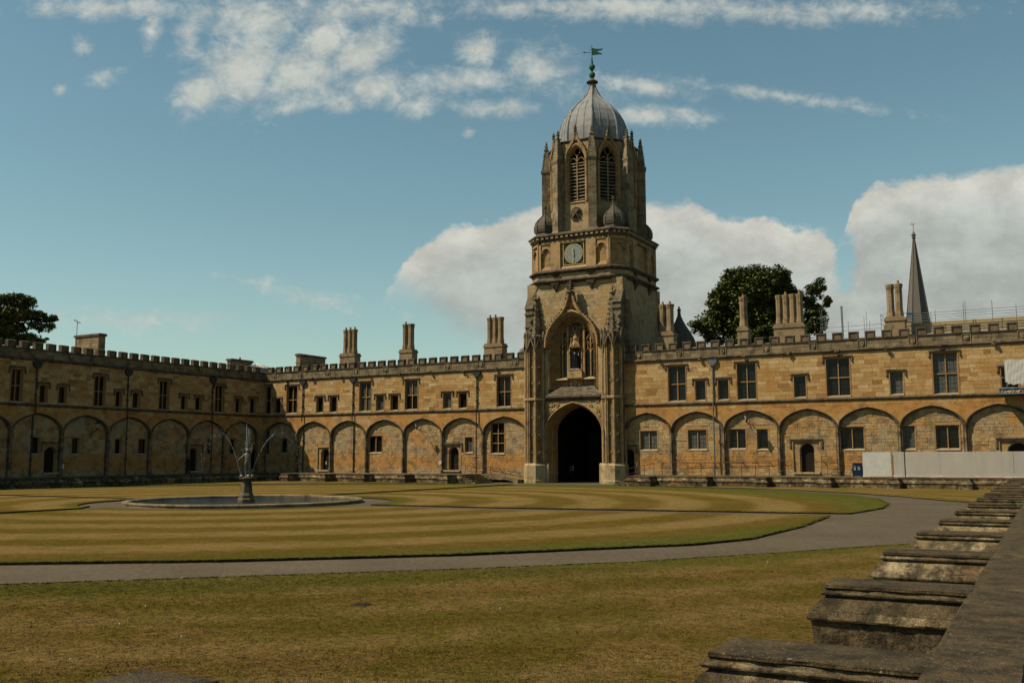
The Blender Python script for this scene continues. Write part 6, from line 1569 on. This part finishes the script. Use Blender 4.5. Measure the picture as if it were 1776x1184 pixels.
b = MB(); b.box(.05, 5.5, -1.25, -.2, .46, .5); b.build('deck', M['timber'], sc)
b = MB(); rows = []
for z in (.72, 1.1, 1.6, 2.1, 2.62):
    rows.append([(.62 + (4.9) * q / 26, -1.36 - .018 * sin(q * 1.3 + z * 4) - .035 * sin(q * .37 + z), z + (.07 * sin(q * 2.1) if z < .8 else (.03 * sin(q) if z > 2.5 else 0)) - (.0 if q else .0)) for q in range(27)])
b.grid(rows); b.grid([[(x, y + .02, z) for x, y, z in r] for r in rows])
b.grid([[(.45 + .17 * q, -1.36 + .02 * sin(q * 5), z - .25 * (1 - q) * (z < .8)) for q in (0, .5, 1)] for z in (.9, 1.5, 2.6)])
b.build('sheeting', M['sheet'], sc, recalc=False)
b = MB()
for x in (.55, 2.4, 4.4): b.tube([(x, -1.3, .4), (x, -1.3, 2.95)], .025, 6); b.tube([(x, -.25, .4), (x, -.25, 2.75)], .025, 6)
for z in (1.5, 2.6): b.tube([(-.6, -1.28, z - .3), (5.4, -1.28, z)], .02, 6)
b.tube([(.5, -1.28, 1.3), (2.2, -1.28, .7)], .02, 5); b.build('scaffold_tube', M['galv'], sc)
ro = thing('roof_scaffold', 'galvanised scaffold rails and poles on the roof behind the battlements at the right', 'scaffold', (62, 4, 12.8))
ox, oz = 62, 12.8
def tb(mb, a, c, r=.028): mb.tube([(a[0] - ox, a[1], a[2] - oz), (c[0] - ox, c[1], c[2] - oz)], r, 5)
for z in (14.65, 14.42, 14.2, 13.98): b = MB(); tb(b, (69.8, 0, z), (84, 0, z), .02); b.build('guard_rail', M['galv'], ro)
for x, z in ((67.7, 14.8), (68.3, 14.9), (70.4, 14.75), (71.75, 14.75), (72.1, 14.8), (74.3, 15.3), (74.45, 15.45), (76.48, 15.35), (78.25, 14.85), (80.4, 15.1), (82.5, 14.8)): b = MB(); tb(b, (x, R_.uniform(-.1, .1), 12.9), (x, 0, z), .024); b.build('scaffold_pole', M['galv'], ro)
for z in (14.75, 14.35, 13.95): b = MB(); tb(b, (67.7, 0, z), (70.2, 0, z), .02); tb(b, (67.7, 0, z), (67.7, 1.4, z), .02); b.build('guard_rail', M['galv'], ro)
b = MB(); tb(b, (67.7, 0, 14.75), (68.4, 0, 13.95), .02); tb(b, (68.3, 0, 14.8), (69.0, 0, 14.0), .02); b.build('brace', M['galv'], ro)
for x, z in ((62.55, 15.3), (62.7, 15.6), (62.95, 14.9), (64.95, 14.3), (66.3, 14.7), (66.5, 15.15), (66.75, 14.3)): b = MB(); tb(b, (x, 0, 12.9), (x, 0, z), .02); b.build('scaffold_pole', M['galv'], ro)
b = MB(); tb(b, (64.45, 0, 12.9), (64.42, 0, 15.65), .09); b.ball((64.42 - ox, 0, 15.7 - oz), .12, 6, 4); b.build('flue_pipe', M['galv'], ro)
b = MB(); tb(b, (62.4, 0, 13.9), (67.7, 0, 13.95), .02); tb(b, (62.4, 0, 13.5), (67.7, 0, 13.6), .02); b.build('guard_rail', M['galv'], ro)
b = MB(); b.box(-.25 + .55, .65, -.2, .2, 12.9 - oz, 13.55 - oz); b.ball((.6, 0, .75), .2, 6, 4); b.build('roof_plant', M['iron'], ro)
b = MB(); b.box(69.9 - ox, 70.35 - ox, -.1, .1, 14.55 - oz, 14.75 - oz); b.build('blue_tarpaulin', plain('cyan_tarpaulin', (.05, .32, .55), .5), ro)
rb = MB(); rb.box(67.8, 84, 4.6, 4.9, 12.9, 13.92); tag(rb.build('roof_upstand', M['mortar'], None), 'pale boarded roof upstand behind the battlements under the scaffold rails', 'roof edge')

# =============================================================== SPIRE AND TREES
sp = thing('church_spire', 'slender grey stone church spire with a weathercock beyond the right-hand range', 'spire', (58.6, 120, 0))
b = MB(); b.lathe(0, 0, [(2.55, 26.5), (2.2, 28.7), (.16, 45.6)], 8, tone=.5); b.build('spire', M['spire'], sp)
b = MB(); b.box(-2.8, 2.8, -2.8, 2.8, 0, 26.6); b.build('tower', M['spire'], sp)
b = MB()
for k in range(8): a = pi / 8 + k * pi / 4; b.tube([(2.56 * cos(a), 2.56 * sin(a), 26.5), (.16 * cos(a), .16 * sin(a), 45.6)], .07, 4)
b.build('spire_rib', M['spire'], sp)
b = MB(); b.lathe(0, 0, [(.14, 45.4), (.45, 45.7), (.2, 45.9), (.5, 46.2), (.3, 46.5), (.06, 47.0)], 8); b.tube([(0, 0, 46.8), (0, 0, 48.3)], .05, 5); b.build('spire_finial', M['spire'], sp)
b = MB(); b.prism([(-.5, 48.5), (-.3, 48.35), (.2, 48.3), (.5, 48.7), (.3, 48.6), (0, 48.55), (-.3, 48.7)], -.04, .04); b.build('weathercock', M['gold'], sp)
for sx in (-1, 1): b = MB(); b.box(sx * 3.0 - .5, sx * 3.0 + .5, -3.3, -2.6, 26, 27.3); b.prism([(sx * 3.0 - .6, 27.3), (sx * 3.0 + .6, 27.3), (sx * 3.0, 28.2)], -3.4, -2.5); b.build('corner_pinnacle', M['spire'], sp)
def tree(label, base, h0, clumps, nleaf, seed, lsz=.3, open_=.0):
    rg = random.Random(seed); t = thing('broadleaf_tree', label, 'tree', base)
    tr = MB(); c0 = Vector((0, 0, 0)); top = Vector((0, 0, h0)); tr.tube([c0, c0.lerp(top, .5) + Vector((.15, .1, 0)), top], .55, 9, r1=.3)
    for (x, y, z, rx, ry, rz) in clumps:
        p = Vector((x, y, z)); m1 = top.lerp(p, .5) + Vector((rg.uniform(-.5, .5), rg.uniform(-.5, .5), -.4)); tr.tube([top * .8, m1, p], .2, 6, r1=.04)
        for _ in range(5):
            e = p + Vector((rg.uniform(-1, 1) * rx, rg.uniform(-1, 1) * ry, rg.uniform(-.7, .9) * rz)); tr.tube([m1.lerp(p, .6), e], .06, 4, r1=.015)
    tr.build('trunk', M['bark'], t, smooth=True)
    V = []; F = []; T = []
    vol = sum(c[3] * c[4] * c[5] for c in clumps) ; subs = []
    for (x, y, z, rx, ry, rz) in clumps:
        n = max(4, int(1000 * rx * ry * rz / vol)) if not open_ else max(4, int(420 * rx * ry * rz / vol))
        for _ in range(n):
            while True:
                a, b_, c_ = rg.uniform(-1, 1), rg.uniform(-1, 1), rg.uniform(-1, 1)
                if .25 < a * a + b_ * b_ + c_ * c_ < 1: break
            subs.append((x + a * rx, y + b_ * ry, z + c_ * rz, rg.uniform(.45, .95) * min(rx, rz) ** .5 * .72, rg.random()))
    per_ = nleaf // len(subs)
    for (x, y, z, r, tn) in subs:
        flat_ = .55 if open_ else .8
        for _ in range(per_):
            d = Vector((rg.gauss(0, 1), rg.gauss(0, 1), rg.gauss(0, 1))).normalized() * (rg.random() ** .45) * r
            p = Vector((x + d.x * 1.15, y + d.y * 1.15, z + d.z * flat_)); s = lsz * rg.uniform(.6, 1.25)
            u = Vector((rg.gauss(0, 1), rg.gauss(0, 1), rg.gauss(0, .5))).normalized(); w = u.cross(Vector((rg.gauss(0, .5), rg.gauss(0, .5), 1))).normalized()
            i = len(V); V += [p - u * s * .5, p + w * s * .33, p + u * s * .5, p - w * s * .33]; F.append((i, i + 1, i + 2, i + 3)); T.append(min(1, max(0, tn * .6 + rg.random() * .5)))
    me = bpy.data.meshes.new('crown'); me.from_pydata([tuple(v) for v in V], [], F); a = me.attributes.new('tone', 'FLOAT', 'FACE'); a.data.foreach_set('value', T); me.materials.append(M['leaf']); link('crown', me, t)
TD = 26.0
def px2(x, y, Y):    # a sight line met at real depth Y
    d = r2 * (x - 888) + u2 * (592 - y) + bF * FPX; t = (Y - CAM.y) / d.y; return CAM + d * t
def clump_at(base, lst, Y):
    out = []
    for x, y, rx, ry in lst:
        p = px2(x, y, Y); s = (px2(x + 1, y, Y) - p).length * .876; s2 = abs(px2(x, y + 1, Y).z - p.z)
        out.append((p.x - base[0], R_.uniform(-1.5, 1.5), p.z - base[2], rx * s, rx * s * .9, ry * s2))
    return out
bt = px2(1320, 640, TD); bt = (bt.x, TD, 0)
tree('large dark green tree rising beyond the battlements right of the tower', bt, 13, clump_at(bt, [(1320, 500, 48, 34), (1300, 540, 55, 36), (1350, 520, 40, 40), (1262, 525, 30, 32), (1240, 566, 32, 32), (1215, 572, 12, 20), (1320, 580, 60, 24), (1368, 565, 24, 30), (1342, 478, 12, 10), (1280, 495, 26, 24), (1356, 488, 26, 20), (1412, 520, 20, 34), (1420, 498, 16, 14), (1415, 555, 24, 26), (1436, 525, 8, 8), (1395, 580, 24, 16)], TD), 110000, 11, .36)
bt2 = (-34, -31.0, 0)
def clump_x(base, lst, X):
    out = []
    for x, y, rx, ry in lst:
        d = r2 * (x - 888) + u2 * (592 - y) + bF * FPX; t = (X - CAM.x) / d.x; p = CAM + d * t; D = (p - CAM).dot(bF) / FPX
        out.append((R_.uniform(-2, 2), p.y - base[1], p.z, rx * D * 1.0, rx * D * 1.15, ry * D))
    return out
tree('dark tree with open spreading branches beyond the battlements at the left edge', bt2, 15, clump_x(bt2, [(20, 522, 30, 10), (45, 530, 16, 14), (10, 545, 30, 12), (50, 545, 22, 8), (72, 552, 22, 6), (30, 565, 30, 8), (60, 568, 20, 6), (-10, 570, 30, 20), (40, 588, 34, 10), (78, 588, 14, 5), (10, 592, 30, 12), (-30, 540, 30, 30), (85, 555, 8, 4)], -34), 60000, 12, .34)
# drain cover in the near lawn
dc = MB(); dc.box(-.14, .14, -.11, .11, 0, .012)
for k in range(5): dc.box(-.11 + k * .05, -.09 + k * .05, -.09, .09, .012, .018)
tag(dc.build('drain_cover', M['rust'], None, loc=(69.87, -72.2, LZ - .008)), 'small rusty drain cover set in the near lawn', 'drain cover')
# small weed rooted in the joint of the coping
wd = thing('weed', 'small dark green weed growing from a joint at the edge of the near coping', 'weed', (79.0, -50.2, TH))
b = MB()
for k in range(70):
    a = R_.uniform(0, 2 * pi); r = R_.uniform(.02, .26); z = R_.uniform(0, .16); s_ = R_.uniform(.02, .045)
    p = Vector((r * cos(a), r * sin(a) * 1.4, z)); u = Vector((cos(a + 1), sin(a + 1), .4)) * s_; w = Vector((-sin(a), cos(a), R_.uniform(.2, .9))) * s_
    b.face([p - u, p + w, p + u, p - w], R_.uniform(0, .6))
b.build('leaves', M['leaf'], wd, recalc=False)
b = MB()
for k in range(7): a = k * .9; b.tube([(0, 0, -.01), (.1 * cos(a), .1 * sin(a), .08), (.2 * cos(a), .24 * sin(a), .12)], .006, 4)
b.build('stem', M['bark'], wd)
